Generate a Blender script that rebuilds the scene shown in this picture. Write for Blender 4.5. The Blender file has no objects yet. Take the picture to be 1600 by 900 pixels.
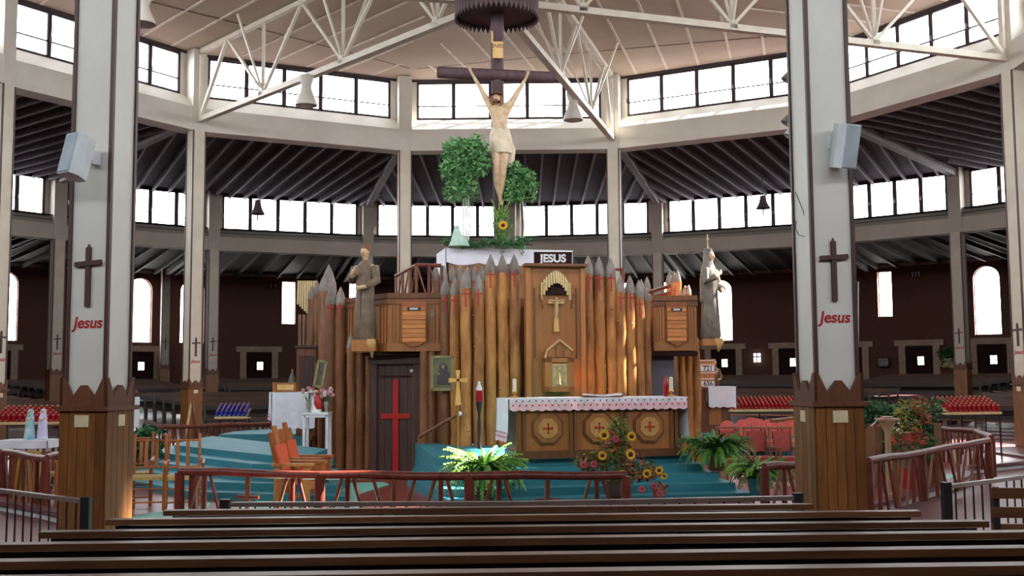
import bpy, math, random
from mathutils import Vector, Matrix
sc = bpy.context.scene
COL = sc.collection
rnd = random.Random(7)
PI = math.pi
# ------------------------------------------------------------ camera, world, sun, exposure
CAM = Vector((0.193, -24.004, 1.9))
FPX, PITCH, ROLL, YAW = 1652.7, 0.0837, -0.0066, 0.0049
_r0 = Vector((math.cos(YAW), -math.sin(YAW), 0)); _f0 = Vector((math.sin(YAW), math.cos(YAW), 0)); _z = Vector((0, 0, 1))
FWD = _f0 * math.cos(PITCH) + _z * math.sin(PITCH)
_up = _z * math.cos(PITCH) - _f0 * math.sin(PITCH)
RIGHT = _r0 * math.cos(ROLL) + _up * math.sin(ROLL)
UP = _up * math.cos(ROLL) - _r0 * math.sin(ROLL)
cd = bpy.data.cameras.new('camera'); cam = bpy.data.objects.new('camera', cd); COL.objects.link(cam)
cd.sensor_width = 36; cd.lens = 36 * FPX / 1600; cd.clip_end = 500; cd.clip_start = .05
M = Matrix((RIGHT, UP, -FWD)).transposed().to_4x4(); M.translation = CAM
cam.matrix_world = M
sc.camera = cam
sc.view_settings.view_transform = 'Standard'; sc.view_settings.look = 'None'; sc.view_settings.gamma = 1
sc.view_settings.exposure = 1.35
sc.cycles.max_bounces = 10; sc.cycles.diffuse_bounces = 5; sc.cycles.transparent_max_bounces = 12
wd = bpy.data.worlds.new('sky'); sc.world = wd; wd.use_nodes = True
_bg = wd.node_tree.nodes['Background']; _bg.inputs[0].default_value = (1.0, .985, .96, 1); _bg.inputs[1].default_value = 7.0
sd = bpy.data.lights.new('sun', 'SUN'); sd.energy = 30; sd.angle = .02; sd.color = (1, .93, .82)
sun = bpy.data.objects.new('sun', sd); COL.objects.link(sun)
_az, _el = math.radians(75), math.radians(38.5)
sun.rotation_euler = Vector((math.sin(_az) * math.cos(_el), math.cos(_az) * math.cos(_el), math.sin(_el))).to_track_quat('Z', 'Y').to_euler()
sun.location = (30, 10, 30)

# ------------------------------------------------------------ helpers: points, materials, meshes
def ray(px, py):
    return FWD + RIGHT * ((px - 800) / FPX) - UP * ((py - 450) / FPX)
def W(px, py, Z):                # the point of the place seen at this pixel at the plane Z metres north of the lens
    d = ray(px, py); return CAM + d * (Z / d.y)
def G(px, py, z):                # the point at height z
    d = ray(px, py); return CAM + d * ((z - CAM.z) / d.z)
def pxm(Z): return Z / FPX       # metres per pixel
def lin(h):
    c = [int(h[i:i + 2], 16) / 255 for i in (0, 2, 4)]
    return tuple((x / 12.92 if x <= .04045 else ((x + .055) / 1.055) ** 2.4) for x in c)
_m = {}
def mat(name, hexc, rough=.6, hex2=None, kind='plain', scale=4, stretch=(1, 1, 1), bump=.0, metal=0, emit=0, spec=.5, mix=.5):
    if name in _m: return _m[name]
    m = bpy.data.materials.new(name); m.use_nodes = True; nt = m.node_tree; N = nt.nodes; L = nt.links
    b = N['Principled BSDF']; b.inputs['Roughness'].default_value = rough; b.inputs['Metallic'].default_value = metal
    b.inputs['Specular IOR Level'].default_value = spec
    c1 = lin(hexc); c2 = lin(hex2) if hex2 else tuple(x * .72 for x in c1)
    tc = N.new('ShaderNodeTexCoord'); mp = N.new('ShaderNodeMapping'); mp.inputs['Scale'].default_value = stretch
    L.new(tc.outputs['Object'], mp.inputs[0])
    nz = N.new('ShaderNodeTexNoise'); nz.inputs['Scale'].default_value = scale; nz.inputs['Detail'].default_value = 6; nz.inputs['Roughness'].default_value = .6
    L.new(mp.outputs[0], nz.inputs['Vector'])
    rp = N.new('ShaderNodeValToRGB'); rp.color_ramp.elements[0].position = .5 - .3 * mix - .1; rp.color_ramp.elements[1].position = .5 + .3 * mix
    rp.color_ramp.elements[0].color = (*c2, 1); rp.color_ramp.elements[1].color = (*c1, 1)
    src = nz.outputs['Fac']
    if kind == 'wood':
        oi = N.new('ShaderNodeObjectInfo'); ad = N.new('ShaderNodeVectorMath'); ad.operation = 'ADD'
        L.new(tc.outputs['Object'], ad.inputs[0]); L.new(oi.outputs['Random'], ad.inputs[1]); L.new(ad.outputs[0], mp.inputs[0])
    L.new(src, rp.inputs[0])
    col = rp.outputs[0]
    if kind == 'wood':
        hs = N.new('ShaderNodeHueSaturation'); mr = N.new('ShaderNodeMapRange'); mr.inputs[3].default_value = .74; mr.inputs[4].default_value = 1.2
        L.new(oi.outputs['Random'], mr.inputs[0]); L.new(mr.outputs[0], hs.inputs['Value']); L.new(col, hs.inputs['Color']); col = hs.outputs[0]
    if kind == 'brick':
        bt = N.new('ShaderNodeTexBrick'); bt.inputs['Scale'].default_value = 1; bt.inputs['Brick Width'].default_value = .42; bt.inputs['Row Height'].default_value = .13
        bt.inputs['Mortar Size'].default_value = .01; bt.inputs['Color1'].default_value = (*c1, 1); bt.inputs['Color2'].default_value = (*c2, 1); bt.inputs['Mortar'].default_value = (*[x * .6 for x in c2], 1)
        L.new(mp.outputs[0], bt.inputs['Vector'])
        mx = N.new('ShaderNodeMixRGB'); mx.blend_type = 'MULTIPLY'; mx.inputs[0].default_value = .35; L.new(bt.outputs[0], mx.inputs[1]); L.new(nz.outputs['Color'], mx.inputs[2]); col = mx.outputs[0]
    L.new(col, b.inputs['Base Color'])
    if bump:
        bp = N.new('ShaderNodeBump'); bp.inputs['Strength'].default_value = bump; bp.inputs['Distance'].default_value = .02
        L.new(src, bp.inputs['Height']); L.new(bp.outputs[0], b.inputs['Normal'])
    if emit:
        b.inputs['Emission Color'].default_value = (*c1, 1); b.inputs['Emission Strength'].default_value = emit
    _m[name] = m; return m
def glass_mat():
    m = bpy.data.materials.new('window glass'); m.use_nodes = True; nt = m.node_tree; N = nt.nodes; L = nt.links
    N.clear(); o = N.new('ShaderNodeOutputMaterial'); t = N.new('ShaderNodeBsdfTransparent'); t.inputs[0].default_value = (.95, .97, 1, 1)
    g = N.new('ShaderNodeBsdfGlossy'); g.inputs['Roughness'].default_value = .05; mx = N.new('ShaderNodeMixShader'); mx.inputs[0].default_value = .06
    L.new(t.outputs[0], mx.inputs[1]); L.new(g.outputs[0], mx.inputs[2]); L.new(mx.outputs[0], o.inputs[0]); return m
GLASS = glass_mat()
CREAM = mat('cream painted concrete', 'cfcac0', .65, 'bdb7ab', scale=1.2, mix=.8)
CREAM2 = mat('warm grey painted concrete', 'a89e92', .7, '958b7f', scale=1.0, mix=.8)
COLC = mat('cream painted column', 'd0c8b6', .55, 'c2b9a6', scale=2)
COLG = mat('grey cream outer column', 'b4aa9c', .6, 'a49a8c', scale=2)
RAFO = mat('dark outer rafter', '4a4a50', .7, '2e2e34', scale=6)  # darker tone than the rafters nearer the centre
OCEIL = mat('dark outer ceiling boards', '2a2a32', .8, '1c1c22', scale=4)  # darker tone than the boards nearer the centre
COLW = mat('white painted column', 'd6d6ce', .5, 'cbcbc3', scale=2)
CEILM = mat('cream ceiling boards', 'c2b4a2', .8, 'b0a08e', scale=.6, mix=.9)
BATTEN = mat('ceiling batten paint', 'e4dacc', .6)
SEAM = mat('ceiling seam dark', '6d5a4e', .8)
STEEL = mat('cream painted steel', 'd6d0c2', .5, 'c6bfae', scale=3)
FRAME = mat('dark window frame', '3a2a30', .6)
DCEIL = mat('dark stained ceiling boards', '44302f', .75, '231c26', scale=5, stretch=(1, 1, 1), mix=.9)
RAFT = mat('dark rafter timber', '6e6068', .55, '453a44', scale=6, mix=.8)
HIPM = mat('grey hip timber', '847878', .5, '5e5456', scale=8, mix=.8)
BRICK = mat('dark red brick', 'a87058', .85, '7c5040', kind='brick', scale=3)
STONE = mat('stone door surround', 'b09a84', .8, '8c7a68', scale=3)
DARKDOOR = mat('dark door boards', '34201e', .85, '221514', scale=3, spec=.1)
TRIM = mat('brown corner strip', '4a2c28', .5)
WOODB = mat('varnished pine base', '8a5a2c', .38, '4e2c12', kind='wood', scale=3.0, stretch=(6, 6, .8), mix=.9, bump=.08)
WOODZ = mat('brown stained pine crown', '6e3f22', .5, '472512', kind='wood', scale=3.0, stretch=(6, 6, .8), mix=.9)
PEW = mat('dark walnut pew', '6e4a32', .42, '3f2617', kind='wood', scale=3, stretch=(.8, 7, 7), mix=.9, spec=.25)
PEWD = mat('dark pew boards', '2a1814', .4, '190e0c', kind='wood', scale=3, stretch=(.8, 7, 7), mix=.9)
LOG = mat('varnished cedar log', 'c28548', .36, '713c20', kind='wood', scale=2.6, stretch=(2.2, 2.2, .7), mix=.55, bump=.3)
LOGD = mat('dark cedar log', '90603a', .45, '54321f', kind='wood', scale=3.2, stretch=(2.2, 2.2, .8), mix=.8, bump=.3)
TIP = mat('weathered grey log tip', '8e857c', .6, '5d544e', kind='wood', scale=5, stretch=(2, 2, 1))
REDRAIL = mat('red stained pole', '743226', .36, '461a12', kind='wood', scale=4, stretch=(3, 3, 1.2), bump=.1)
BROWNPOLE = mat('brown stained pole', '7e4c2e', .4, '4e2a18', kind='wood', scale=4, stretch=(3, 3, 1.2))
REDPAINT = mat('red paint', 'b01c18', .4, '9a1614')
PANEL = mat('honey oak panelling', 'b0733c', .42, '8c5528', kind='wood', scale=2.5, stretch=(5, 5, .6), mix=.8)
PANELD = mat('dark oak trim', '7c4c28', .45, '5c3418', kind='wood', scale=2.5, stretch=(5, 5, .6))
CARVE = mat('light carved wood', 'd8b070', .45, 'b98c50', scale=10)
DOORW = mat('dark brown plank door', '4a3028', .5, '2f1d18', kind='wood', scale=3, stretch=(5, 5, .6))
TEAL = mat('teal painted steps', '2f8290', .55, '28717f', scale=2)
TEALL = mat('mint and sunlit teal floor', '7fc4b4', .5, '6ab0a2', scale=2)  # also serves as the sun-lightened tone of the teal dais floor
REDF = mat('red painted floor', '8e4238', .28, '74322c', scale=1.3, mix=.8)
GREYF = mat('brown red aisle floor', '7a4c4a', .42, '643a3a', scale=1.1, mix=.8)
CURB = mat('white curb', 'cfd0d0', .5)
CURBT = mat('maroon curb top', '6a3038', .35)
CLOTH = mat('white linen', 'e6e8f0', .85, 'd6d9e6', scale=6)
LACE = mat('pink lace edge', 'e6a8b4', .85, 'f4e4e8', scale=40, mix=.5)
DOT = mat('crimson embroidery', 'a01c38', .8)
BLACK = mat('black iron', '191619', .45)
GREYRAIL = mat('grey handrail', '6e5c56', .4, '544642', scale=5)
GOLD = mat('brass', 'd9a650', .3, 'b98638', metal=.6, scale=5)
WHITEP = mat('white plastic', 'dfe3e8', .4)
SPK = mat('white loudspeaker shell', 'd3dde2', .4)
SPKG = mat('grey speaker grille', 'a8b6be', .6)
PLAQUE = mat('cream plaque', 'd8cca8', .5, 'c8ba94', scale=20)
GREEN = mat('fern green', '5c9438', .5, '35691f', scale=6, mix=.9)
GREEND = mat('dark leaf green', '356a34', .5, '1d4422', scale=8, mix=.9)
GREENL = mat('bright leaf green', '8cb84c', .5, '5c8c2c', scale=6, mix=.9)
YEL = mat('sunflower yellow', 'e8b41c', .6, 'c88a10', scale=10)
BROWNC = mat('seed brown', '4a2410', .8)
ORANGEF = mat('russet leaves', 'b0603c', .6, '7c3420', scale=8)
REDFAB = mat('coral red upholstery', 'd0605a', .7, 'b84840', scale=12)
REDARM = mat('dark red upholstery', 'a04038', .7, '882c2c', scale=12)
ORCH = mat('orange stained chair', 'b87038', .38, '8c4c22', kind='wood', scale=3, stretch=(4, 4, 1))
ORCU = mat('orange cushion', 'd8603a', .7, 'c04c2c', scale=14)
WICK = mat('woven straw seat', 'c8a868', .7, 'a08048', scale=30)
FLESH = mat('painted flesh plaster', 'd8b490', .5, 'b8906c', scale=8)
ROBE = mat('brown habit carved wood', '7c6854', .55, '4c3c30', scale=6)
HAIR = mat('brown hair', '7a4e34', .6)
SKINW = mat('ivory corpus', 'cdb492', .45, 'a88660', scale=9)
CANOPY = mat('dark brown canopy slat', '4a3236', .5, '332226', scale=5)
POLEM = mat('bark brown cross timber', '5a4448', .7, '3c2c30', kind='wood', scale=3, stretch=(3, 3, 1), bump=.3)
BLUE = mat('blue glass votive', '2038a8', .3)
REDGL = mat('red glass votive', 'a00c1c', .3)
PALEW = mat('pale birch', 'd8c08c', .5, 'b89c68', scale=6)
PEOPLEB = mat('pale blue robe plaster', '5fb0bc', .5, 'dfe8ee', scale=9)

class MB:
    def __init__(s): s.v = []; s.f = []; s.sm = []
    def add(s, vs, fs, smooth=False):
        n = len(s.v); s.v += [tuple(v) for v in vs]; s.f += [tuple(i + n for i in f) for f in fs]; s.sm += [smooth] * len(fs); return s
    def box(s, c, d, rz=0, taper=1, R=None):
        c = Vector(c); x, y, z = d[0] / 2, d[1] / 2, d[2] / 2; ca, sa = math.cos(rz), math.sin(rz); vs = []
        for k in (-1, 1):
            t = taper if k > 0 else 1
            for (i, j) in ((-1, -1), (1, -1), (1, 1), (-1, 1)):
                a, b = i * x * t, j * y * t
                if R is not None: vs.append(c + R @ Vector((a, b, k * z)))
                else: vs.append(c + Vector((a * ca - b * sa, a * sa + b * ca, k * z)))
        return s.add(vs, [(3, 2, 1, 0), (4, 5, 6, 7), (0, 1, 5, 4), (1, 2, 6, 5), (2, 3, 7, 6), (3, 0, 4, 7)])
    def beam(s, p, q, w, h, up=(0, 0, 1)):     # a squared bar from p to q, w across, h along up
        p = Vector(p); q = Vector(q); d = (q - p).normalized(); u = Vector(up); a = d.cross(u)
        if a.length < 1e-4: a = d.cross(Vector((1, 0, 0)))
        a.normalize(); u = a.cross(d).normalized(); vs = []
        for o in (p, q):
            for (i, j) in ((-1, -1), (1, -1), (1, 1), (-1, 1)): vs.append(o + a * (i * w / 2) + u * (j * h / 2))
        return s.add(vs, [(3, 2, 1, 0), (4, 5, 6, 7), (0, 1, 5, 4), (1, 2, 6, 5), (2, 3, 7, 6), (3, 0, 4, 7)])
    def tube(s, pts, rs, n=8, caps=True, smooth=True, wob=0):
        pts = [Vector(p) for p in pts]
        if not hasattr(rs, '__len__'): rs = [rs] * len(pts)
        vs = []; fs = []; m = len(pts); a = None
        for i, p in enumerate(pts):
            d = (pts[min(i + 1, m - 1)] - pts[max(i - 1, 0)]).normalized()
            if a is None: a = d.cross(Vector((0, 0, 1)) if abs(d.z) < .9 else Vector((1, 0, 0)))
            a = (a - d * a.dot(d)).normalized(); b = d.cross(a)
            for k in range(n):
                t = 2 * PI * k / n; r = rs[i] * (1 + wob * (rnd.random() - .5)); vs.append(p + (a * math.cos(t) + b * math.sin(t)) * r)
        for i in range(m - 1):
            for k in range(n):
                fs.append((i * n + k, i * n + (k + 1) % n, (i + 1) * n + (k + 1) % n, (i + 1) * n + k))
        s.add(vs, fs, smooth)
        if caps:
            s.add([vs[k] for k in range(n)], [tuple(range(n - 1, -1, -1))]); s.add([vs[(m - 1) * n + k] for k in range(n)], [tuple(range(n))])
        return s
    def lathe(s, prof, n=20, c=(0, 0, 0), smooth=True, sx=1, sy=1, rz=0):
        c = Vector(c); vs = []; fs = []
        for (r, z) in prof:
            for k in range(n):
                t = 2 * PI * k / n + rz; vs.append(c + Vector((r * math.cos(t) * sx, r * math.sin(t) * sy, z)))
        m = len(prof)
        for i in range(m - 1):
            for k in range(n): fs.append((i * n + k, i * n + (k + 1) % n, (i + 1) * n + (k + 1) % n, (i + 1) * n + k))
        fs.append(tuple(range(n - 1, -1, -1))); fs.append(tuple((m - 1) * n + k for k in range(n)))
        return s.add(vs, fs, smooth)
    def ball(s, c, r, n=10, m=7, sx=1, sy=1, sz=1):
        return s.lathe([(max(r * math.sin(PI * i / m), r * .02), -r * math.cos(PI * i / m) * sz) for i in range(m + 1)], n, c, True, sx, sy)
    def poly(s, pts, vec):                       # a flat outline pushed along vec
        pts = [Vector(p) for p in pts]; v = Vector(vec); n = len(pts)
        nrm = Vector((0, 0, 0))
        for i in range(n): nrm += pts[i].cross(pts[(i + 1) % n])
        if nrm.dot(v) > 0: pts.reverse()
        vs = pts + [p + v for p in pts]
        return s.add(vs, [tuple(range(n)), tuple(range(2 * n - 1, n - 1, -1))] + [(i, i + n, (i + 1) % n + n, (i + 1) % n) for i in range(n)])
    def loft(s, secs, n=28, folds=9, ph=0):      # secs: (z, cx, cy, rx, ry, fold)
        vs = []; fs = []
        for (z, cx, cy, rx, ry, fo) in secs:
            for k in range(n):
                t = 2 * PI * k / n; q = 1 + fo * math.cos(folds * t + ph) * (.6 + .4 * math.sin(3 * t)); vs.append((cx + rx * q * math.cos(t), cy + ry * q * math.sin(t), z))
        m = len(secs)
        for i in range(m - 1):
            for k in range(n): fs.append((i * n + k, i * n + (k + 1) % n, (i + 1) * n + (k + 1) % n, (i + 1) * n + k))
        fs.append(tuple(range(n - 1, -1, -1))); fs.append(tuple((m - 1) * n + k for k in range(n)))
        return s.add(vs, fs, True)
    def mesh(s, name, m, inv=None):
        me = bpy.data.meshes.new(name)
        vs = [inv @ Vector(v) for v in s.v] if inv is not None else s.v
        me.from_pydata(vs, [], s.f); me.polygons.foreach_set('use_smooth', s.sm); me.materials.append(m)
        if any(s.sm): me.set_sharp_from_angle(angle=math.radians(50))
        me.update(); return me
    def build(s, name, m, parent=None, world=False, kind=None):
        inv = None
        if world and parent is not None: inv = gm(parent).inverted()
        o = bpy.data.objects.new(name, s.mesh(name, m, inv)); COL.objects.link(o)
        if parent is not None: o.parent = parent
        if kind: o['kind'] = kind
        return o
    def top(s, name, m, label=None, cat=None, group=None, kind=None):   # a one-mesh thing given in world space, its origin put at its base
        n = len(s.v); cx = sum(v[0] for v in s.v) / n; cy = sum(v[1] for v in s.v) / n; cz = min(v[2] for v in s.v)
        o = bpy.data.objects.new(name, s.mesh(name, m, Matrix.Translation((-cx, -cy, -cz)))); COL.objects.link(o); o.location = (cx, cy, cz)
        tag(o, label, cat, group, kind); return o
def gm(o):
    m = Matrix.LocRotScale(o.location, o.rotation_euler, o.scale)
    return gm(o.parent) @ m if o.parent else m
def tag(o, label=None, cat=None, group=None, kind=None):
    if label: o['label'] = label
    if cat: o['category'] = cat
    if group: o['group'] = group
    if kind: o['kind'] = kind
    return o
def empty(name, loc, rz=0, label=None, cat=None, group=None, kind=None):
    o = bpy.data.objects.new(name, None); COL.objects.link(o); o.location = loc; o.rotation_euler = (0, 0, rz); o.empty_display_size = .2
    return tag(o, label, cat, group, kind)
KIDS = {}
def copy_tree(o, parent=None):
    c = o.copy(); COL.objects.link(c); c.parent = parent
    for ch in o.children: copy_tree(ch, c)
    return c
def put(o, loc, rz=0, label=None, group=None):
    o.location = loc; o.rotation_euler = (0, 0, rz)
    if label: o['label'] = label
    if group: o['group'] = group
    return o
def share(src, name, parent, loc=(0, 0, 0), rot=(0, 0, 0), scale=(1, 1, 1)):
    o = bpy.data.objects.new(name, src); COL.objects.link(o); o.parent = parent; o.location = loc; o.rotation_euler = rot; o.scale = scale; return o
def text_obj(s, size, name, m, parent, Mx, extrude=.004, shear=0, label=None, bold=0):
    cu = bpy.data.curves.new(name, 'FONT'); cu.body = s; cu.size = size; cu.extrude = extrude; cu.align_x = 'CENTER'; cu.align_y = 'CENTER'; cu.shear = shear; cu.offset = bold
    t = bpy.data.objects.new(name, cu); COL.objects.link(t); dg = bpy.context.evaluated_depsgraph_get()
    me = bpy.data.meshes.new_from_object(t.evaluated_get(dg)); bpy.data.objects.remove(t); me.materials.clear(); me.materials.append(m)
    o = bpy.data.objects.new(name, me); COL.objects.link(o); o.parent = parent; o.matrix_local = Mx; return tag(o, label)
def face_m(c, n, up=(0, 0, 1)):     # a frame whose +Z is n, for text and flat fittings
    n = Vector(n).normalized(); u = Vector(up); x = u.cross(n).normalized(); y = n.cross(x)
    m = Matrix((x, y, n)).transposed().to_4x4(); m.translation = Vector(c); return m
# ------------------------------------------------------------ the round church: rings of vertices
PHI = 1.03
def pol(r, az): a = math.radians(az + PHI); return Vector((r * math.sin(a), r * math.cos(a), 0))
R1, R2, R3 = 14.0, 25.5, 38.0
Z1B, Z1L, Z1S, Z1T = 9.9, 10.66, 11.12, 12.52       # beam foot, ledge, sill, window head of the clerestory
Z2B, Z2L, Z2S, Z2T = 7.5, 8.1, 8.46, 10.06
Z3T = 7.75
VIN = {}
for k in range(12): VIN[-165 + 30 * k] = pol(R1, -165 + 30 * k)
for a, x, y in ((-15, 632, 237), (15, 959, 234), (-45, 307, 206), (45, 1284, 197), (-75, 5, 134), (75, 1582, 113)):
    p = G(x, y, Z1B); VIN[a] = Vector((p.x, p.y, 0))
VIN[-165] = Vector((W(156, 500, 24 + VIN[-165].y).x, VIN[-165].y, 0))
VIN[165] = Vector((W(1290, 500, 24 + VIN[165].y).x, VIN[165].y, 0))
VMID = {}
for k in range(24): VMID[-180 + 15 * k] = pol(R2, -180 + 15 * k)
for a, x in ((-45, 90), (-30, 333), (-15, 575), (0, 800), (15, 1028), (30, 1266), (45, 1497)):
    d = ray(x, 400); d = Vector((d.x, d.y, 0)).normalized(); o = Vector((CAM.x, CAM.y, 0)); b = o.dot(d); t = -b + math.sqrt(b * b - (o.dot(o) - R2 * R2)); VMID[a] = o + d * t
VOUT = {a: pol(R3, a) for a in range(-180, 180, 15)}
def fz(r): return max(0.0, .048 * (r - 15.5))
# floors
mb = MB(); rings = [0.0, 12.0, 15.5, 20, 25.5, 32, 38.2]; n = 72; vs = []; fs = []
for r in rings[1:]:
    for k in range(n): vs.append((r * math.sin(2 * PI * k / n), r * math.cos(2 * PI * k / n), fz(r)))
vs.append((0, 0, 0)); c0 = len(vs) - 1
for k in range(n): fs.append((c0, (k + 1) % n, k))
for i in range(len(rings) - 2):
    for k in range(n): fs.append((i * n + k, i * n + (k + 1) % n, (i + 1) * n + (k + 1) % n, (i + 1) * n + k))
mb.add(vs, fs); mb.build('floor', GREYF, kind='structure')
g2 = MB(); vs = []; fs = []
for r, z in ((38.6, .95), (150, .4)):
    for k in range(n): vs.append((r * math.sin(2 * PI * k / n), r * math.cos(2 * PI * k / n), z))
for k in range(n): fs.append((k, (k + 1) % n, n + (k + 1) % n, n + k))
g2.add(vs, fs); g2.build('ground', mat('pale paving outdoors', '9c9a94', .9), kind='structure')

# dais of the sanctuary with curb
DZ = .1
dl = [G(-40, 778, DZ), G(0, 786, DZ), G(60, 797, DZ), G(100, 806, DZ)]
pts = [Vector((p.x, p.y, 0)) for p in dl]
for az in (-158, -165, -172, -180, 172, 165): pts.append(Vector((12.2 * math.sin(math.radians(az)), 12.2 * math.cos(math.radians(az)), 0)))
for x, y in ((1335, 798), (1400, 782), (1460, 764), (1495, 752), (1512, 744), (1505, 733)): p = G(x, y, DZ); pts.append(Vector((p.x, p.y, 0)))
for az in (100, 80, 60, 40, 20, 0, -20, -40, -60, -80, -95): pts.append(Vector((11.4 * math.sin(math.radians(az)), 11.4 * math.cos(math.radians(az)), 0)))
mb = MB().poly([(p.x, p.y, -.02) for p in pts], (0, 0, DZ + .02)); mb.build('floor', REDF, kind='structure')
cb = MB(); ct = MB(); m_ = len(pts)
for i in range(m_):
    p, q = pts[i], pts[(i + 1) % m_]
    cb.beam(p + Vector((0, 0, .045)), q + Vector((0, 0, .045)), .06, .1); ct.beam(p + Vector((0, 0, .125)), q + Vector((0, 0, .125)), .2, .05)
cb.build('trim_1', CURB, kind='structure'); ct.build('trim_2', CURBT, kind='structure')
# painted floor fields on the dais
def field(name, pl, m, z, t=.012):
    MB().poly([(p[0], p[1], z) for p in pl], (0, 0, t)).build(name, m, kind='structure')
def gp(x, y, z=DZ): p = G(x, y, z); return (p.x, p.y)
field('floor', [gp(430, 770), gp(505, 757), gp(600, 754), gp(608, 758), gp(560, 772), gp(560, 830), gp(300, 830)], TEALL, DZ)  # teal floor in the sun, its brightness put into the mint colour
field('floor', [gp(185, 812), gp(330, 786), gp(300, 840), gp(185, 840)], TEALL, DZ)
field('floor', [gp(690, 795), gp(1250, 795), gp(1230, 840), gp(690, 840)], TEAL, DZ)
field('floor', [gp(1330, 742), gp(1500, 742), gp(1500, 750), gp(1330, 752)], TEALL, DZ)
# stepped platform round the shrine: five 12-sided tiers, notched in front of the left door
def ring_pts(rin, n=12, az0=11): return [Vector((rin / math.cos(PI / n) * math.sin(math.radians(az0 + 180 / n + 360 * k / n) ), -rin / math.cos(PI / n) * math.cos(math.radians(az0 + 180 / n + 360 * k / n)), 0)) for k in range(n)]
def notch(pl, w0, w1):      # polygon clipped open between the directions w0..w1 (degrees, 0 = towards the lens, + = right)
    def inter(az):
        d = Vector((math.sin(math.radians(az)), -math.cos(math.radians(az)), 0)); m = len(pl)
        for i in range(m):
            p, q = pl[i], pl[(i + 1) % m]; e = q - p; den = d.x * e.y - d.y * e.x
            if abs(den) < 1e-9: continue
            t = (p.x * e.y - p.y * e.x) / den; s = (p.x * d.y - p.y * d.x) / den
            if t > 0 and 0 <= s <= 1: return d * t
    def azo(p): return math.degrees(math.atan2(p.x, -p.y)) % 360
    a0 = w1 % 360; a1 = w0 % 360; span = (a1 - a0) % 360
    mid = sorted([p for p in pl if 0 < (azo(p) - a0) % 360 < span], key=lambda p: (azo(p) - a0) % 360)
    return [inter(w1)] + mid + [inter(w0)]
def clip(pl, p, d):          # keep what lies left of the line p + t d
    out = []; m = len(pl)
    side = lambda v: d[0] * (v.y - p[1]) - d[1] * (v.x - p[0])
    for i in range(m):
        A, B = pl[i], pl[(i + 1) % m]; sa, sb_ = side(A), side(B)
        if sa >= 0: out.append(A)
        if sa * sb_ < 0: out.append(A.lerp(B, sa / (sa - sb_)))
    return out
for k in range(5):
    ri = 6.95 + .38 * (4 - k); z0 = DZ + .11 * k; o4 = 4 - k; f = o4 / 4
    full = [v + Vector((.35, -.6, 0)) for v in ring_pts(ri)]
    front = clip(full, (0, 0), (-1, 0)); back = clip(clip(full, (0, 0), (1, 0)), (-6.3 - .33 * o4, 0), (0, -1))
    cl = G(690 - 54 * f, 724 + 24 * f, z0 + .11); cr_ = G(1085 + 118 * f, 712 + 66 * f, z0 + .11); ll = G(515 + 60 * f, 700 + 50 * f, z0 + .11)
    rl = (-.115, .993); yw = -.9 - .33 * o4
    body = clip(clip(clip(front, (cl.x, cl.y), (.93, -3.4)), (cl.x, cl.y), (cl.x + 1.6, cl.y + 3.4)), (cr_.x, cr_.y), rl)
    wing = clip(clip(front, (cr_.x, cr_.y), (-rl[0], -rl[1])), (0, yw), (1, 0))
    nx, ny = -math.sin(math.radians(54)), -math.cos(math.radians(54)); dd = 5.43 + .28 * o4
    left = clip(clip(clip(front, (ll.x, ll.y), (0, 1)), (nx * dd, ny * dd), (ny, -nx)), (-6.3 - .33 * o4, 0), (0, -1))
    for pl in (body, wing, left, back):
        if len(pl) > 2: MB().poly([(p.x, p.y, z0) for p in pl], (0, 0, .11)).build('floor', TEAL, kind='structure')
PZ = DZ + .55

# ceilings
AP, EDGE, RE = 12.98, 12.60, 14.55
def zc(p):
    a = math.degrees(math.atan2(p.x, p.y)) - PHI; s = round(a / 30) * 30; m = pol(1, s); return AP - (AP - EDGE) * p.dot(m) / (RE * math.cos(math.radians(15)))
mb = MB(); ev = [v.normalized() * (v.length + .55) for v in (VIN[-165 + 30 * k] for k in range(12))]
vs = [(v.x, v.y, EDGE) for v in ev] + [(0, 0, AP)] + [(v.x, v.y, EDGE + .3) for v in ev] + [(0, 0, AP + .3)]
mb.add(vs, [(k, (k + 1) % 12, 12) for k in range(12)] + [(13 + (k + 1) % 12, 13 + k, 25) for k in range(12)] + [(k, k + 13, 13 + (k + 1) % 12, (k + 1) % 12) for k in range(12)])
ceil = mb.build('ceiling', CEILM, kind='structure')
def rayseg(o, d, pl):
    best = None; m = len(pl)
    for i in range(m):
        p, q = pl[i], pl[(i + 1) % m]; e = q - p; den = d.x * e.y - d.y * e.x
        if abs(den) < 1e-9: continue
        w = p - o; t = (w.x * e.y - w.y * e.x) / den; s = (w.x * d.y - w.y * d.x) / den
        if t > 1e-4 and -1e-6 <= s <= 1 + 1e-6 and (best is None or t < best): best = t
    return best
inpoly = [VIN[-165 + 30 * k] for k in range(12)]
seamp = G(600, 79, 12.7)
for c in range(-165, 195, 60):
    ax = pol(1, c); sd_ = Vector((ax.y, -ax.x, 0)); 
    if abs(c) > 110: continue
    for j in range(-6, 7):
        u = j * 1.12; d0 = abs(u) / math.tan(math.radians(30)) + .9; o = sd_ * u
        d1 = rayseg(o, ax, inpoly)
        if d1 is None or d1 - d0 < .6: continue
        p, q = o + ax * d0, o + ax * (d1 + .25); p.z = zc(p) - .012; q.z = zc(q) - .012
        MB().beam(p, q, .075, .035).build('batten', BATTEN, ceil)
    ds = Vector((seamp.x, seamp.y, 0)).dot(pol(1, -15))
    w = ds * math.tan(math.radians(30)) - .15
    for sg in (-1, 1):
        p, q = ax * ds, ax * ds + sd_ * w * sg; p.z = zc(p) - .008; q.z = zc(q) - .008
        MB().beam(p, q, .03, .02).build('seam', SEAM, ceil)

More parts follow.
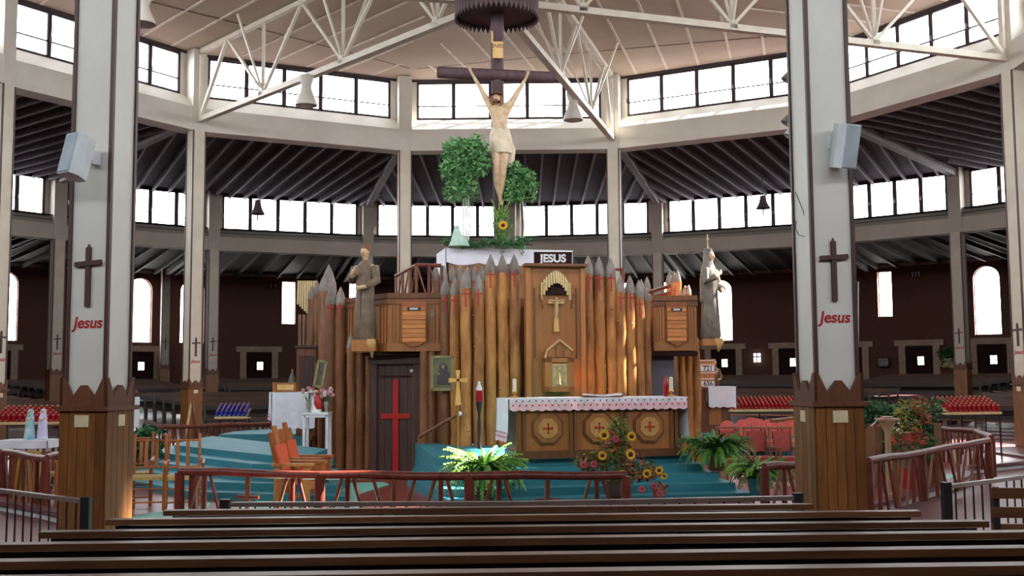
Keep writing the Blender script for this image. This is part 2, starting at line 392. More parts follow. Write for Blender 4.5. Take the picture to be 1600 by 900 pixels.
# a bay of a clerestory: beam, sloped ledge, window
nwin = [0]
def bay(A, B, zb, zl, zs, zt, npane, m, full=True, dep=.5, off=.34, mw=.14, tw=.035):
    A = Vector(A); B = Vector(B); d = (B - A).normalized(); nrm = Vector((d.y, -d.x, 0))
    if nrm.dot(A) < 0: nrm = -nrm
    inn = -.13
    def P(o, u, z): return o + nrm * u + Vector((0, 0, z))
    sec = [(inn, zb), (inn, zl), (off, zs), (dep, zs), (dep, zb)]
    mb = MB().poly([P(A, u, z) for u, z in sec], B - A); beam = mb.build('ring_beam', m, kind='structure'); 
    nwin[0] += 1; Lm = (B - A).length; a = .40; b = Lm - .40
    w = empty('window_%d' % nwin[0], P(A + d * (Lm / 2), off, zs), kind='structure')
    fr = MB(); t = mw * .6
    def bar(u0, u1, z0, z1, th=.07): return MB().poly([P(A + d * u0, off + .02, z0), P(A + d * u1, off + .02, z0), P(A + d * u1, off + .02, z1), P(A + d * u0, off + .02, z1)], nrm * th)
    for q in (bar(a, b, zs, zs + t), bar(a, b, zt - t, zt), bar(a, a + t, zs, zt), bar(b - t, b, zs, zt)): fr.add(q.v, q.f)
    fr.build('frame', FRAME, w, True)
    # jamb fillers beside the window, up to the piers
    jm = MB()
    for q in (bar(.02, a, zs, zt, .14), bar(b, Lm - .02, zs, zt, .14)): jm.add(q.v, q.f)
    jm.build('jamb', m, w, True)
    hd = MB().poly([P(A, off, zt), P(A, dep, zt), P(A, dep, zt + .2), P(A, off, zt + .2)], B - A); hd.build('header', FRAME, w, True)
    if full:
        st = (b - a) / npane
        for k in range(npane):
            u = a + st * k
            if k: 
                bar(u - mw / 2, u + mw / 2, zs, zt, .07).build('mullion', FRAME, w, True)
            q = MB().poly([P(A + d * (u + .02), off + .055, zs + .02), P(A + d * (u + st - .02), off + .055, zs + .02), P(A + d * (u + st - .02), off + .055, zt - .02), P(A + d * (u + .02), off + .055, zt - .02)], nrm * .008)
            q.build('pane', GLASS, w, True)
            zt2 = zs + (zt - zs) * .36
            bar(u + .03, u + st - .03, zt2 - tw / 2, zt2 + tw / 2, .05).build('transom', FRAME, w, True)
            MB().box(P(A + d * (u + .02), off - .03, zs + (zt - zs) * .40), (.05, .05, .16)).build('latch', FRAME, w, True)
    else:
        q = MB().poly([P(A + d * a, off + .055, zs), P(A + d * b, off + .055, zs), P(A + d * b, off + .055, zt), P(A + d * a, off + .055, zt)], nrm * .008); q.build('pane', GLASS, w, True)
    # daylight portal in the opening
    pl = bpy.data.lights.new('daylight_portal', 'AREA'); pl.shape = 'RECTANGLE'; pl.size = b - a; pl.size_y = zt - zs; pl.cycles.is_portal = True
    po = bpy.data.objects.new('daylight_portal', pl); COL.objects.link(po)
    mm = face_m(P(A + d * (Lm / 2), off + .2, (zs + zt) / 2), nrm); po.matrix_world = mm     # light shines along -Z, inward
for k in range(12):
    a = -165 + 30 * k; b = a + 30 if a + 30 < 180 else -165
    bay(VIN[a], VIN[b], Z1B, Z1L, Z1S, Z1T, 5, CREAM, full=abs(a + 15) <= 90, dep=.55)
for a in range(-180, 180, 15):
    b = a + 15 if a + 15 < 180 else -180
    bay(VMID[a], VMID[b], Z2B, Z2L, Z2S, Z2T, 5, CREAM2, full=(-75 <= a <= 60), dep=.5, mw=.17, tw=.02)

# dark sloping ceiling between the two rings, with rafters and hips
def pier(v, w, dd, z0, z1, m, name='pier', sh=.1):
    n_ = v.normalized(); a = math.atan2(n_.y, n_.x) - PI / 2
    return MB().box((v.x + n_.x * sh, v.y + n_.y * sh, (z0 + z1) / 2), (w, dd, z1 - z0), a).build(name, m, kind='structure')
ZD0, ZD1 = 10.55, 10.12
mb = MB(); vs = []; fs = []
for k in range(12):
    a = -165 + 30 * k; b = (a + 30) if a + 30 < 180 else -165; c = a + 15
    A, B = VIN[a], VIN[b]; e = .3
    Ma, Mc, Mb = VMID[a], VMID[c if c < 180 else -180], VMID[b]
    ex = lambda v: v * ((v.length + .35) / v.length)
    i = len(vs); vs += [(*ex(A).xy, ZD0), (*ex(B).xy, ZD0), (*ex(Mb).xy, ZD1), (*ex(Mc).xy, ZD1), (*ex(Ma).xy, ZD1)]
    fs += [(i, i + 4, i + 3), (i, i + 3, i + 1), (i + 1, i + 3, i + 2)]
mb.add(vs, fs); mb.add([(x, y, z + .25) for x, y, z in vs], [tuple(reversed(f)) for f in fs])
dce = mb.build('ceiling', DCEIL, kind='structure')
mp = [VMID[a] for a in range(-180, 180, 15)]
for k in range(12):
    a = -165 + 30 * k; b = (a + 30) if a + 30 < 180 else -165
    if abs(a + 15) > 95: continue
    A, B = VIN[a], VIN[b]; d = (B - A).normalized(); nrm = Vector((d.y, -d.x, 0)); 
    if nrm.dot(A) < 0: nrm = -nrm
    Lm = (B - A).length; sp = .66; j = -6
    while True:
        u = .33 + sp * j; j += 1
        if u > Lm + 3.3: break
        if u < -3.3: continue
        d0 = .4
        if u < 0: d0 = max(d0, -u / math.tan(math.radians(15)) + .3)
        if u > Lm: d0 = max(d0, (u - Lm) / math.tan(math.radians(15)) + .3)
        o = A + d * u; t = rayseg(o + nrm * .3, nrm, mp)
        if t is None or t + .3 - d0 < .5: continue
        t += .3
        f = lambda s_: ZD0 + (ZD1 - ZD0) * s_ / 11.4 - .13
        p, q = o + nrm * d0, o + nrm * (t + .2); p.z, q.z = f(d0), f(t)
        MB().beam(p, q, .075, .22).build('rafter', RAFT, dce)
for a in range(-75, 90, 30):
    v, w = VIN[a], VMID[a]; v = v.copy(); w = w.copy(); v = v + (w - v).normalized() * .3; v.z = ZD0 - .2; w.z = ZD1 - .2
    MB().beam(v, w, .26, .3).build('hip_rafter', HIPM, dce)
# outer low ceiling
ZE0, ZE1 = 8.3, 7.75
mb = MB(); vs = []; fs = []
for a in range(-180, 180, 15):
    b = a + 15 if a + 15 < 180 else -180
    i = len(vs); vs += [(*VMID[a].xy, ZE0), (*VMID[b].xy, ZE0), (*(VOUT[b] * 1.01).xy, ZE1), (*(VOUT[a] * 1.01).xy, ZE1)]; fs.append((i, i + 3, i + 2, i + 1))
mb.add(vs, fs); mb.add([(x, y, z + .2) for x, y, z in vs], [tuple(reversed(f)) for f in fs]); oce = mb.build('ceiling', OCEIL, kind='structure')
for a in range(-75, 75, 15):
    b = a + 15; A, B = VMID[a], VMID[b]; C_, D_ = VOUT[a], VOUT[b]; mb = MB()
    for j in range(9):
        t = (j + .5) / 9; p, q = A.lerp(B, t), C_.lerp(D_, t); p.z, q.z = ZE0 - .16, ZE1 - .16
        p = p + (q - p).normalized() * .4
        mb = MB().beam(p, q, .08, .2); mb.build('rafter', RAFO, oce)
    p, q = A.copy(), C_.copy(); p.z, q.z = ZE0 - .22, ZE1 - .22; MB().beam(p + (q - p).normalized() * .4, q, .2, .26).build('hip_rafter', RAFO, oce)

# outer brick wall with its openings
opens = {}
def az_of(px, r):
    d = ray(px, 560); d = Vector((d.x, d.y, 0)).normalized(); o = Vector((CAM.x, CAM.y, 0)); b = o.dot(d); t = -b + math.sqrt(b * b - (o.dot(o) - r * r)); p = o + d * t
    return p
def side_of(p):
    a = math.degrees(math.atan2(p.x, p.y)) - PHI; s = math.floor(a / 15) * 15
    A, B = VOUT[s], VOUT[s + 15]; d = (B - A).normalized(); return s, (p - A).dot(d)
for px in (4, 218, 299, 977, 1043, 1128, 1547): s, u = side_of(az_of(px, R3 * .995)); opens.setdefault(s, []).append(['arch', u, 1.25])
for px in (450, 555, 1385, 700, 880): s, u = side_of(az_of(px, R3 * .995)); opens.setdefault(s, []).append(['slim', u, .75])
doors = [(-8, 1.4), (219, 1.4), (404, 1.4), (1131, 1.4), (1238, 1.4), (1345, 1.4), (1438, 1.4), (1552, 1.4)]
WN = {'arch': (3.85, 7.3), 'slim': (4.95, 7.35)}
FO = fz(R3)
ndo = [0]
def P3(A, d, nrm, u, w, z): return A + d * u + nrm * w + Vector((0, 0, z))
for s in range(-180, 180, 15):
    A, B = VOUT[s], VOUT[s + 15 if s + 15 < 180 else -180]; d = (B - A).normalized(); nrm = Vector((d.y, -d.x, 0)); Lm = (B - A).length
    if nrm.dot(A) < 0: nrm = -nrm
    wl = MB(); cur = -.1
    ang = math.atan2(d.y, d.x)
    wall = None; fits = []
    def slab(u0, u1, z0, z1):
        if u1 - u0 < .005: return
        wl.poly([P3(Vector((0, 0, 0)), Vector((1, 0, 0)), Vector((0, -1, 0)), u, 0, z) for u, z in ((u0, z0), (u1, z0), (u1, z1), (u0, z1))], (0, .4, 0))
    for kind, u, w in sorted(opens.get(s, []), key=lambda q: q[1]):
        u = min(max(u, w / 2 + .15), Lm - w / 2 - .15); u0, u1 = u - w / 2, u + w / 2; z0, z1 = WN[kind]
        slab(cur, u0, -.3, 8.6); slab(u0, u1, -.3, z0)
        if kind == 'arch':
            r = w / 2; zz = z1 - r; arc = [(u1 - r + r * math.cos(PI * i / 12), zz + r * math.sin(PI * i / 12)) for i in range(13)]
            for side in (0, 1):
                pp = (arc[:7] + [(u, 8.6), (u1, 8.6)]) if side == 0 else (arc[6:] + [(u0, 8.6), (u, 8.6)])
                wl.poly([(x, 0, z) for x, z in pp], (0, .4, 0))
        else: slab(u0, u1, z1, 8.6)
        cur = u1; fits.append((kind, u0, u1, z0, z1))
    slab(cur, Lm + .1, -.3, 8.6)
    # the wall is drawn in its own frame: x along, y outward
    flip = Vector((d.x, d.y, 0)); 
    rot = math.atan2(d.y, d.x); outw = Vector((-d.y, d.x, 0)); 
    o = wl.build('wall_brick', BRICK, kind='structure')
    if outw.dot(nrm) > 0: o.location = A; o.rotation_euler = (0, 0, rot)
    else: o.location = A; o.rotation_euler = (0, 0, rot); o.scale = (1, -1, 1)
    bpy.context.view_layer.update()
    MW = o.matrix_world.copy()
    MB().beam(MW @ Vector((0, -.06, Z3T - .1)), MW @ Vector((Lm, -.06, Z3T - .1)), .12, .16).build('trim_3', CREAM2, kind='structure')
    for kind, u0, u1, z0, z1 in fits:
        nwin[0] += 1; w = empty('window_%d' % nwin[0], MW @ Vector(((u0 + u1) / 2, .2, z0)), kind='structure')
        def lb(mb_): mb_.v = [tuple(MW @ Vector(v)) for v in mb_.v]; return mb_
        fr = MB(); r = (u1 - u0) / 2; c = (u0 + u1) / 2; zz = z1 - r
        if kind == 'arch': out = [(u0, z0), (u1, z0)] + [(c + r * math.cos(PI * i / 12), zz + r * math.sin(PI * i / 12)) for i in range(13)]
        else: out = [(u0, z0), (u1, z0), (u1, z1), (u0, z1)]
        lb(MB().poly([(x, .2, z) for x, z in out], (0, .01, 0))).build('pane', GLASS, w, True)
        ed = MB(); m_ = len(out)
        for i in range(m_): ed.beam((out[i][0], .2, out[i][1]), (out[(i + 1) % m_][0], .2, out[(i + 1) % m_][1]), .05, .05, (0, 1, 0))
        lb(ed).build('frame', FRAME, w, True)
        nb = 4 if kind == 'arch' else 3
        for i in range(1, nb + 1):
            z = z0 + (z1 - z0) * i / (nb + 1); lb(MB().box((c, .19, z), (u1 - u0, .03, .025))).build('glazing_bar', FRAME, w, True)
for px, wdt in doors:
    p = az_of(px, R3 * .995); s, u = side_of(p); A, B = VOUT[s], VOUT[s + 15]; d = (B - A).normalized(); nrm = Vector((d.y, -d.x, 0)); Lm = (B - A).length
    if nrm.dot(A) < 0: nrm = -nrm
    u = min(max(u, 1.1), Lm - 1.1); ndo[0] += 1
    c = A + d * u - nrm * .02; c.z = FO
    dr = empty('door_%d' % ndo[0], c, math.atan2(-nrm.x, nrm.y), kind='structure')    # local x along the wall, y outward
    H = 2.25; w = wdt
    fr = MB(); 
    for q in (-1, 1): MB().box((q * (w / 2 + .17), -.05, H / 2 + .05), (.34, .16, H + .1)).build('surround', STONE, dr)
    MB().box((0, -.05, H + .19), (w + 1.1, .18, .3)).build('lintel', STONE, dr)
    lc = .06
    for x0, x1, z0, z1 in ((-w / 2, -.16 + lc, 0, H), (.16 + lc, w / 2, 0, H), (-.16 + lc, .16 + lc, 0, 1.3), (-.16 + lc, .16 + lc, 1.72, H)):
        MB().box(((x0 + x1) / 2, -.03, (z0 + z1) / 2), (x1 - x0, .06, z1 - z0)).build('door_board', DARKDOOR, dr)
    lm_ = mat('door lite with daylight glow', 'f4f8f0', .5, emit=3.0)  # emission stands in for daylight through the door pane
    MB().box((lc, -.012, 1.51), (.32, .01, .42)).build('lite', lm_, dr)
    MB().box((lc, -.03, 1.51), (.025, .03, .42)).build('glazing_bar', FRAME, dr)
    MB().box((lc, -.03, 1.51), (.32, .03, .025)).build('glazing_bar', FRAME, dr)
# ------------------------------------------------------------ columns
def zig_profile(w, H, lo, mid, cor, flat):      # crown outline of one face, x from -w/2 to w/2
    h = w / 2
    return [(-h, 0), (h, 0), (h, cor), (h - .045, cor), (h * .47, lo), (flat, mid), (-flat, mid), (-h * .47, lo), (-h + .045, cor), (-h, cor)]
def column(v, s, rz, zfloor, ztop, label, near=False, cross_n=None, zoff=0.0, plaques=True, txt=True, group=None, cm=None):
    cm = cm or (COLW if near else COLC)
    t = empty('column', (v.x, v.y, zfloor), rz, label, 'column', group)
    hgt = ztop - zfloor; zb = 1.62 + zoff
    MB().box((0, 0, (zb + hgt) / 2), (s, s, hgt - zb)).build('shaft', cm, t)
    e = s / 2
    for i in (-1, 1):
        for j in (-1, 1): MB().box((i * (e + .002), j * (e + .002), (zb + hgt) / 2), (.038, .038, hgt - zb)).build('corner_strip', TRIM, t)
    b = s / 2 + .035
    if near:
        MB().box((0, 0, (zb - .02) / 2), (s + .02, s + .02, zb - .02)).build('base_core', WOODZ, t)
        for f in range(4):
            R = Matrix.Rotation(f * PI / 2, 4, 'Z')
            for k in range(5):
                w = 2 * b / 5; x = -b + w * (k + .5); m = MB().box((x, -b, zb / 2), (w - .006, .03, zb)); m.v = [tuple(R @ Vector(q)) for q in m.v]; m.build('plank', WOODB, t)
    else:
        MB().box((0, 0, zb / 2), (2 * b, 2 * b, zb)).build('base', WOODB, t)
    for f in range(4):
        R = Matrix.Rotation(f * PI / 2, 4, 'Z')
        pr = zig_profile(2 * b + .02, .3, .115, .225, .30, .03)
        m = MB().poly([(x, -b - .01, z + zb) for x, z in pr], (0, .03, 0)); m.v = [tuple(R @ Vector(q)) for q in m.v]; m.build('crown_board', WOODZ, t)
    lp = MB().box((0, 0, zb), (2 * b + .09, 2 * b + .09, .045)); lp.build('moulding', WOODZ, t)
    for n_ in (cross_n or []):
        n_ = Vector(n_); y = -e - .014; R = Matrix.Rotation(math.atan2(n_.x, -n_.y) , 4, 'Z')
        cr = MB(); cz = zb + 1.30
        cr.beam((0, y, cz - .31), (0, y, cz + .27), .05, .035, (0, 1, 0)); cr.beam((-.14, y - .01, cz + .105), (.145, y - .01, cz + .125), .045, .03, (0, 1, 0)); cr.box((0, y, cz + .285), (.03, .03, .04), 0, .3)
        cr.v = [tuple(R @ Vector(q)) for q in cr.v]; cr.build('wooden_cross', TRIM, t)
        if txt:
            mx = R @ face_m((0, -e - .002, zb + .83), (0, -1, 0)); text_obj('Jesus', .155, 'lettering', REDPAINT if near != 'dark' else TRIM, t, mx, .003, .18, bold=.003)
        if plaques:
            pm = MB().box((0, -b - .02, zb - .12), (.15, .012, .115)); pm.v = [tuple(R @ Vector(q)) for q in pm.v]; pm.build('plaque', PLAQUE, t)
            R2 = Matrix.Rotation(math.atan2(n_.x, -n_.y) + (PI / 2 if near == 'L' else -PI / 2), 4, 'Z')
            if near:
                pm = MB().box((0, -b - .02, zb - .12), (.11, .012, .11)); pm.v = [tuple(R2 @ Vector(q)) for q in pm.v]; pm.build('plaque', PLAQUE, t)
    return t
SC_ = .42
def aim(v, deg=0):         # rotation that turns the local -Y face towards the centre of the church
    return math.atan2(v.x, -v.y) + PI + math.radians(deg)
labs = {-75: 'white column with wooden base cut off by the left edge of the photo', -45: 'white inner column with cross and pine base left of the stepped platform', -15: 'tall plain white column rising behind the left wing of the log shrine', 15: 'tall white column rising just right of the upper altar behind the logs', 45: 'white inner column hidden behind the big right foreground column', 75: 'white column with red lower base at the far right edge'}
for a in (-75, -45, -15, 15, 45, 75):
    column(VIN[a], SC_, aim(VIN[a]), 0, Z1B, labs[a], cross_n=[(0, -1, 0)])
nl = column(VIN[-165], SC_ * .98, math.radians(12 + 3), 0, Z1B, 'big left foreground column with cross, red Jesus lettering and zigzag pine crown', 'L', [(0, -1, 0)])
nl.rotation_euler.z = math.radians(-11.6)
nr = column(VIN[165], SC_ * .98, 0, 0, Z1B, 'big right foreground column with cross, red Jesus lettering and zigzag pine crown', 'R', [(0, -1, 0)])
nr.rotation_euler.z = math.radians(25 - 17)
for a in range(-165, 195, 30):
    if a == 195: continue
    v = VIN[a]; pier(v, .46, .62, Z1B, EDGE, CREAM, sh=.12)
ml = {-45: 'grey cream outer column behind the left foreground column', -30: 'slim outer column with cross just right of the left inner column', -15: 'outer column standing behind the wooden hymn cabinet left of the shrine', 0: 'outer column hidden behind the centre of the shrine', 15: 'outer column right of the upper altar, behind the right pulpit', 30: 'outer column hidden behind the right foreground column', 45: 'outer column with small cross between two brick-wall doors on the right', 60: 'outer column at the far right beyond the frame edge', -60: 'outer column at the far left edge beyond the votive stand'}
for a in range(-60, 75, 15):
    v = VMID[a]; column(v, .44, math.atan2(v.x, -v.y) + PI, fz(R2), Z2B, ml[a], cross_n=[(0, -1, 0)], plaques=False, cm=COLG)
for a in range(-180, 180, 15):
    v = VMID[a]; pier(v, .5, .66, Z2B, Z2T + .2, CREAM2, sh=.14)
for a in range(-180, 180, 15):
    if a < -60 or a > 60:
        v = VMID[a]; n_ = v.normalized(); MB().box((v.x, v.y, Z2B / 2 + .2), (.44, .44, Z2B - .4), math.atan2(n_.y, n_.x) - PI / 2).build('pier', CREAM2, kind='structure')
for a in (-105, -135, 105, 135):
    v = VIN[a]; n_ = v.normalized(); MB().box((v.x, v.y, Z1B / 2), (.42, .42, Z1B), math.atan2(n_.y, n_.x) - PI / 2).build('pier', CREAM2, kind='structure')
v = W(258, 500, 56.5); column(Vector((v.x, v.y, 0)), .42, math.atan2(v.x, -v.y) + PI, fz(33), 7.9, 'slender far column with cross standing in front of the brick wall between two arched windows', cross_n=[(0, -1, 0)], plaques=False, txt=False, cm=COLG)

# fittings on the two near columns
def speaker(col, px0, px1, py0, py1, Z, yaw, tilt, label, side):
    c = W((px0 + px1) / 2, (py0 + py1) / 2, Z); k = pxm(Z); h = (py1 - py0) * k * .98
    t = empty('loudspeaker', c, yaw, label, 'speaker')
    R = Matrix.Rotation(tilt, 3, 'X'); w = .21
    sec = [(-w / 2, 0), (-w / 2 + .02, -.10), (w / 2 - .02, -.10), (w / 2, 0), (w * .28, .13), (-w * .28, .13)]
    m = MB().poly([R @ Vector((x, y, -h / 2)) for x, y in sec], R @ Vector((0, 0, h))); m.build('cabinet', SPK, t)
    g = MB().poly([R @ Vector((x, y, -h / 2 + .012)) for x, y in ((-w / 2 + .024, -.102), (w / 2 - .024, -.102), (w / 2 - .03, -.112), (-w / 2 + .03, -.112))], R @ Vector((0, 0, h - .024))); g.build('grille', SPKG, t)
    b = R @ Vector((0, .13, .05)); 
    a = gm(col) @ Vector((.0, 0, 0)); M_ = gm(t).inverted()
    tgt = M_ @ Vector((a.x, a.y, c.z + .07)); d = (tgt - b); d = d * (max(d.length - .27, .1) / d.length); e_ = b + d
    MB().beam(b, e_, .05, .035).build('bracket', WHITEP, t)
    pz = MB().box(e_, (.1, .1, .13)); pz.build('wall_plate', WHITEP, t)
    return t
speaker(nl, 92, 147, 210, 280, 10.05, math.radians(-30), math.radians(-14), 'white loudspeaker tilted down on the left foreground column', 1)
speaker(nr, 1295, 1345, 193, 264, 10.05, math.radians(22), math.radians(14), 'white loudspeaker tilted down on the right foreground column', 1)
for i, (x, y, lb) in enumerate(((1233, 119, 'topmost small silver spotlight on the left side of the right column'), (1233, 186, 'middle small silver spotlight on the left side of the right column'), (1237, 206, 'lowest small white spotlight on the left side of the right column'))):
    c = W(x, y, 10.75); t = empty('spotlight', c, 0, lb, 'spotlight')
    MB().lathe([(.02, .07), (.035, .06), (.05, 0), (.06, -.06), (.05, -.05), (.02, -.03)], 14).build('lamp_head', mat('aluminium reflector', 'b8b8b4', .3, metal=.6) if i < 2 else WHITEP, t).rotation_euler = (0, math.radians(35), 0)
    MB().beam((.03, .02, .05), (.11, .05, .06), .02, .02).build('arm', WHITEP, t)
# looped cable and switch box on the right column
c = W(1250, 340, 10.38); t = empty('cable', c, 0, 'thin black cable looping from a small switch box on the right column', 'cable')
pts = [W(x, y, 10.36) - c for x, y in ((1243, 300), (1249, 315), (1255, 330), (1258, 345), (1262, 356), (1263, 364), (1257, 370), (1248, 367), (1243, 356), (1244, 345))]
MB().tube(pts, .004, 6).build('cord', BLACK, t); MB().box(W(1259, 338, 10.4) - c, (.035, .04, .09)).build('switch_box', FRAME, t)
MB().tube([W(1341, 440, 10.25) - c, W(1341, 553, 10.25) - c], .006, 6).build('conduit', WHITEP, t)

# roof trusses meeting over the centre
HUB = W(776, 4, 24.0); HUB.x, HUB.y = -.1, .0
def truss(a, label):
    v = VIN[a]; t = empty('roof_truss', (v.x, v.y, 10.25), 0, label, 'truss'); r0 = v.length; u = v.normalized()
    def q(r, z): return Vector((u.x * r, u.y * r, z))
    def bz(r): return 10.25 + (10.62 - 10.25) * (1 - r / r0)
    def tz(r): return zc(q(r, 0)) - .1
    L_ = lambda: None
    end = q(r0 - .22, 10.25)
    MB().beam(end, q(.5, bz(.5)), .2, .16).build('bottom_chord', STEEL, t, True)
    MB().beam(q(r0 - .3, tz(r0 - .3)), q(.3, tz(.3)), .16, .14).build('top_chord', STEEL, t, True)
    side = Vector((u.y, -u.x, 0))
    def st(p, q_, w=.085): MB().beam(p, q_, w, w * .9).build('strut', STEEL, t, True)
    T = [12.1, 8, 4, .5]; Bn = [10, 6, 2.1]
    st(end + Vector((0, 0, .05)), q(T[0], tz(T[0])), .11)
    for i, b in enumerate(Bn):
        B = q(b, bz(b) + .05); st(q(T[i], tz(T[i])), B); st(B, q(T[i + 1], tz(T[i + 1])))
        st(B, q(b, tz(b)), .1)
        st(B, q(b, tz(b)) + side * .9, .06); st(B, q(b, tz(b)) - side * .9, .06)
        MB().box(B + Vector((0, 0, .02)), (.2, .2, .2), math.atan2(u.y, u.x)).build('gusset', STEEL, t, True)
    MB().beam(end, q(r0 - .25, 12.4), .12, .12).build('end_post', STEEL, t, True)
truss(-45, 'cream steel truss rising from the left inner column to the canopy'); truss(15, 'cream steel truss sloping down to the white column right of the cross')
truss(75, 'long cream steel truss crossing the upper right behind the right column'); truss(-105, 'cream steel truss running out of the top left corner of the photo')
truss(135, 'cream steel truss overhead running toward the near right column'); truss(-165, 'cream steel truss overhead running toward the near left column')
MB().lathe([(.5, 10.35), (.55, 10.5), (.55, 12.8), (.4, 12.95)], 12).top('truss_hub', STEEL, 'cream steel hub where the roof trusses meet above the canopy', 'hub')
# hourglass lamps hung from the chords
def hourglass(px, py_top, py_bot, Z, rb, label, wire=None):
    a = W(px, py_top, Z); b = W(px, py_bot, Z); h = a.z - b.z; t = empty('hanging_lamp', (a.x, a.y, b.z), 0, label, 'lamp')
    r = rb
    MB().lathe([(r * .62, h), (r * .66, h * .93), (r * .58, h * .8), (r * .46, h * .66), (r * .5, h * .5), (r * .72, h * .3), (r * .92, h * .12), (r, 0), (r * .93, .01), (r * .6, h * .3), (r * .2, h * .5), (.01, h * .5)], 28).build('shade', CREAM, t)
    MB().ball((0, 0, h * .3), .06, 10, 6).build('bulb', mat('dim bulb', '8a7890', .3), t)
    if wire: MB().tube([(0, 0, h - .02), (0, 0, h + wire)], .02, 6).build('wire', STEEL, t)
hourglass(479, 118, 165, 29.2, .31, 'white hourglass lamp hanging from the left truss')
hourglass(895, 143, 188, 31.8, .31, 'white hourglass lamp hanging beside the truss right of the cross')
hourglass(223, -10, 38, 22.4, .30, 'white hourglass lamp cut off by the top edge beside the left column')
def bell(px, y0, y1, Z, label):
    a = W(px, y0, Z); b = W(px, y1, Z); h = a.z - b.z; t = empty('hanging_bell_lamp', (a.x, a.y, b.z), 0, label, 'lamp')
    MB().lathe([(.04, h), (.12, h * .95), (.15, h * .55), (.2, h * .3), (.3, 0), (.25, .02), (.02, h * .4)], 16).build('shade', mat('dark pendant metal', '5a4a50', .6), t)
    MB().tube([(0, 0, h - .02), (0, 0, 10.1 - b.z)], .02, 6).build('wire', BLACK, t)
    MB().tube([(0, 0, -.25), (0, 0, .1)], .03, 6).build('bulb', BLACK, t)
bell(403, 312, 335, 42, 'small dark bell lamp hanging before the left outer windows'); bell(1192, 305, 326, 42, 'small dark bell lamp hanging before the right outer windows')

# ------------------------------------------------------------ pews
def pew_mesh(L, full=True):
    h = .93; P = {}
    P['top_rail'] = MB().box((0, .0, h - .018), (L, .09, .036)).mesh('top_rail', PEW)
    m = MB().beam((-L / 2 + .05, -.02, h - .11), (L / 2 - .05, -.02, h - .11), .022, .13); m.beam((-L / 2 + .05, -.08, h - .42), (L / 2 - .05, -.08, h - .42), .022, .16)
    P['backrest'] = m.mesh('backrest', PEWD)
    P['seat'] = MB().box((0, -.30, .44), (L - .04, .40, .035)).mesh('seat', PEW)
    P['shelf'] = MB().box((0, .09, .66), (L - .1, .14, .02)).mesh('shelf', PEWD)
    P['leg'] = MB().box((0, -.22, .21), (.06, .45, .42)).beam((0, -.1, .4), (0, 0, h - .05), .06, .07, (1, 0, 0)).mesh('leg', PEWD)
    return P
def pew(P, L, v, rz, label, group, near=False):
    t = empty('pew', v, rz, label, 'pew', group)
    for k in ('top_rail', 'backrest', 'seat'): share(P[k], k, t)
    if near: share(P['shelf'], 'shelf', t)
    nl_ = 4 if near else 2
    for i in range(nl_): share(P['leg'], 'leg', t, (-L / 2 + .12 + (L - .24) * i / (nl_ - 1), 0, 0))
    return t
ordn = ['frontmost', 'second', 'third', 'fourth', 'fifth', 'sixth', 'seventh']
ends = [(258, 1268, 797, 787), (168, 1435, 811, 797.5), (65, 1540, 830, 813), (-60, 1640, 850, 829), (-130, 1720, 877, 852), (-190, 1780, 904, 878), (-300, 1900, 937, 908)]
for k, (x0, x1, y0, y1) in enumerate(ends):
    zf = fz(16 + .8 * k); zt = zf + .93
    p, q = G(x0, y0, zt), G(x1, y1, zt); L = min((q - p).length, 7.5); c = (p + q) / 2; rz = math.atan2(q.y - p.y, q.x - p.x)
    pew(pew_mesh(L), L, (c.x, c.y, zf), rz + PI, 'long dark walnut pew in the foreground, the %s one counted from the altar rail' % ordn[k], 'foreground pews', True)
ROWS = ['first', 'second', 'third', 'fourth', 'fifth', 'sixth', 'seventh', 'eighth', 'ninth']
sect = {-120: 'left side', -90: 'far left', -60: 'left', -30: 'rear left', 0: 'rear centre', 30: 'rear right', 60: 'right', 90: 'far right', 120: 'right side'}
for k in range(9):
    r = 16.6 + .95 * k; L = 2 * r * .17; P = pew_mesh(L)
    for s in range(-90, 120, 30):
        v = pol(r, s); pew(P, L, (v.x, v.y, fz(r)), -math.radians(s + PHI), 'dark pew, %s row from the dais, %s wedge of the inner seating' % (ROWS[k], sect[s]), 'inner ring pews, %s wedge' % sect[s])
BLK = {-52: 'leftmost block', -37: 'block second from left', -22: 'block third from left', -7: 'block just left of centre', 8: 'block just right of centre', 23: 'block third from right', 38: 'block second from right', 53: 'rightmost block'}
for k in range(9):
    r = 28.0 + 1.0 * k; L = 2 * r * .105; P = pew_mesh(L)
    for s in list(range(-52, 60, 15)):
        v = pol(r, s); pew(P, L, (v.x, v.y, fz(r)), -math.radians(s + PHI), 'dark outer pew, %s row from the brick wall, %s' % (ROWS[8 - k], BLK[s]), 'outer ring pews %s' % ('left' if s < 0 else 'right'))
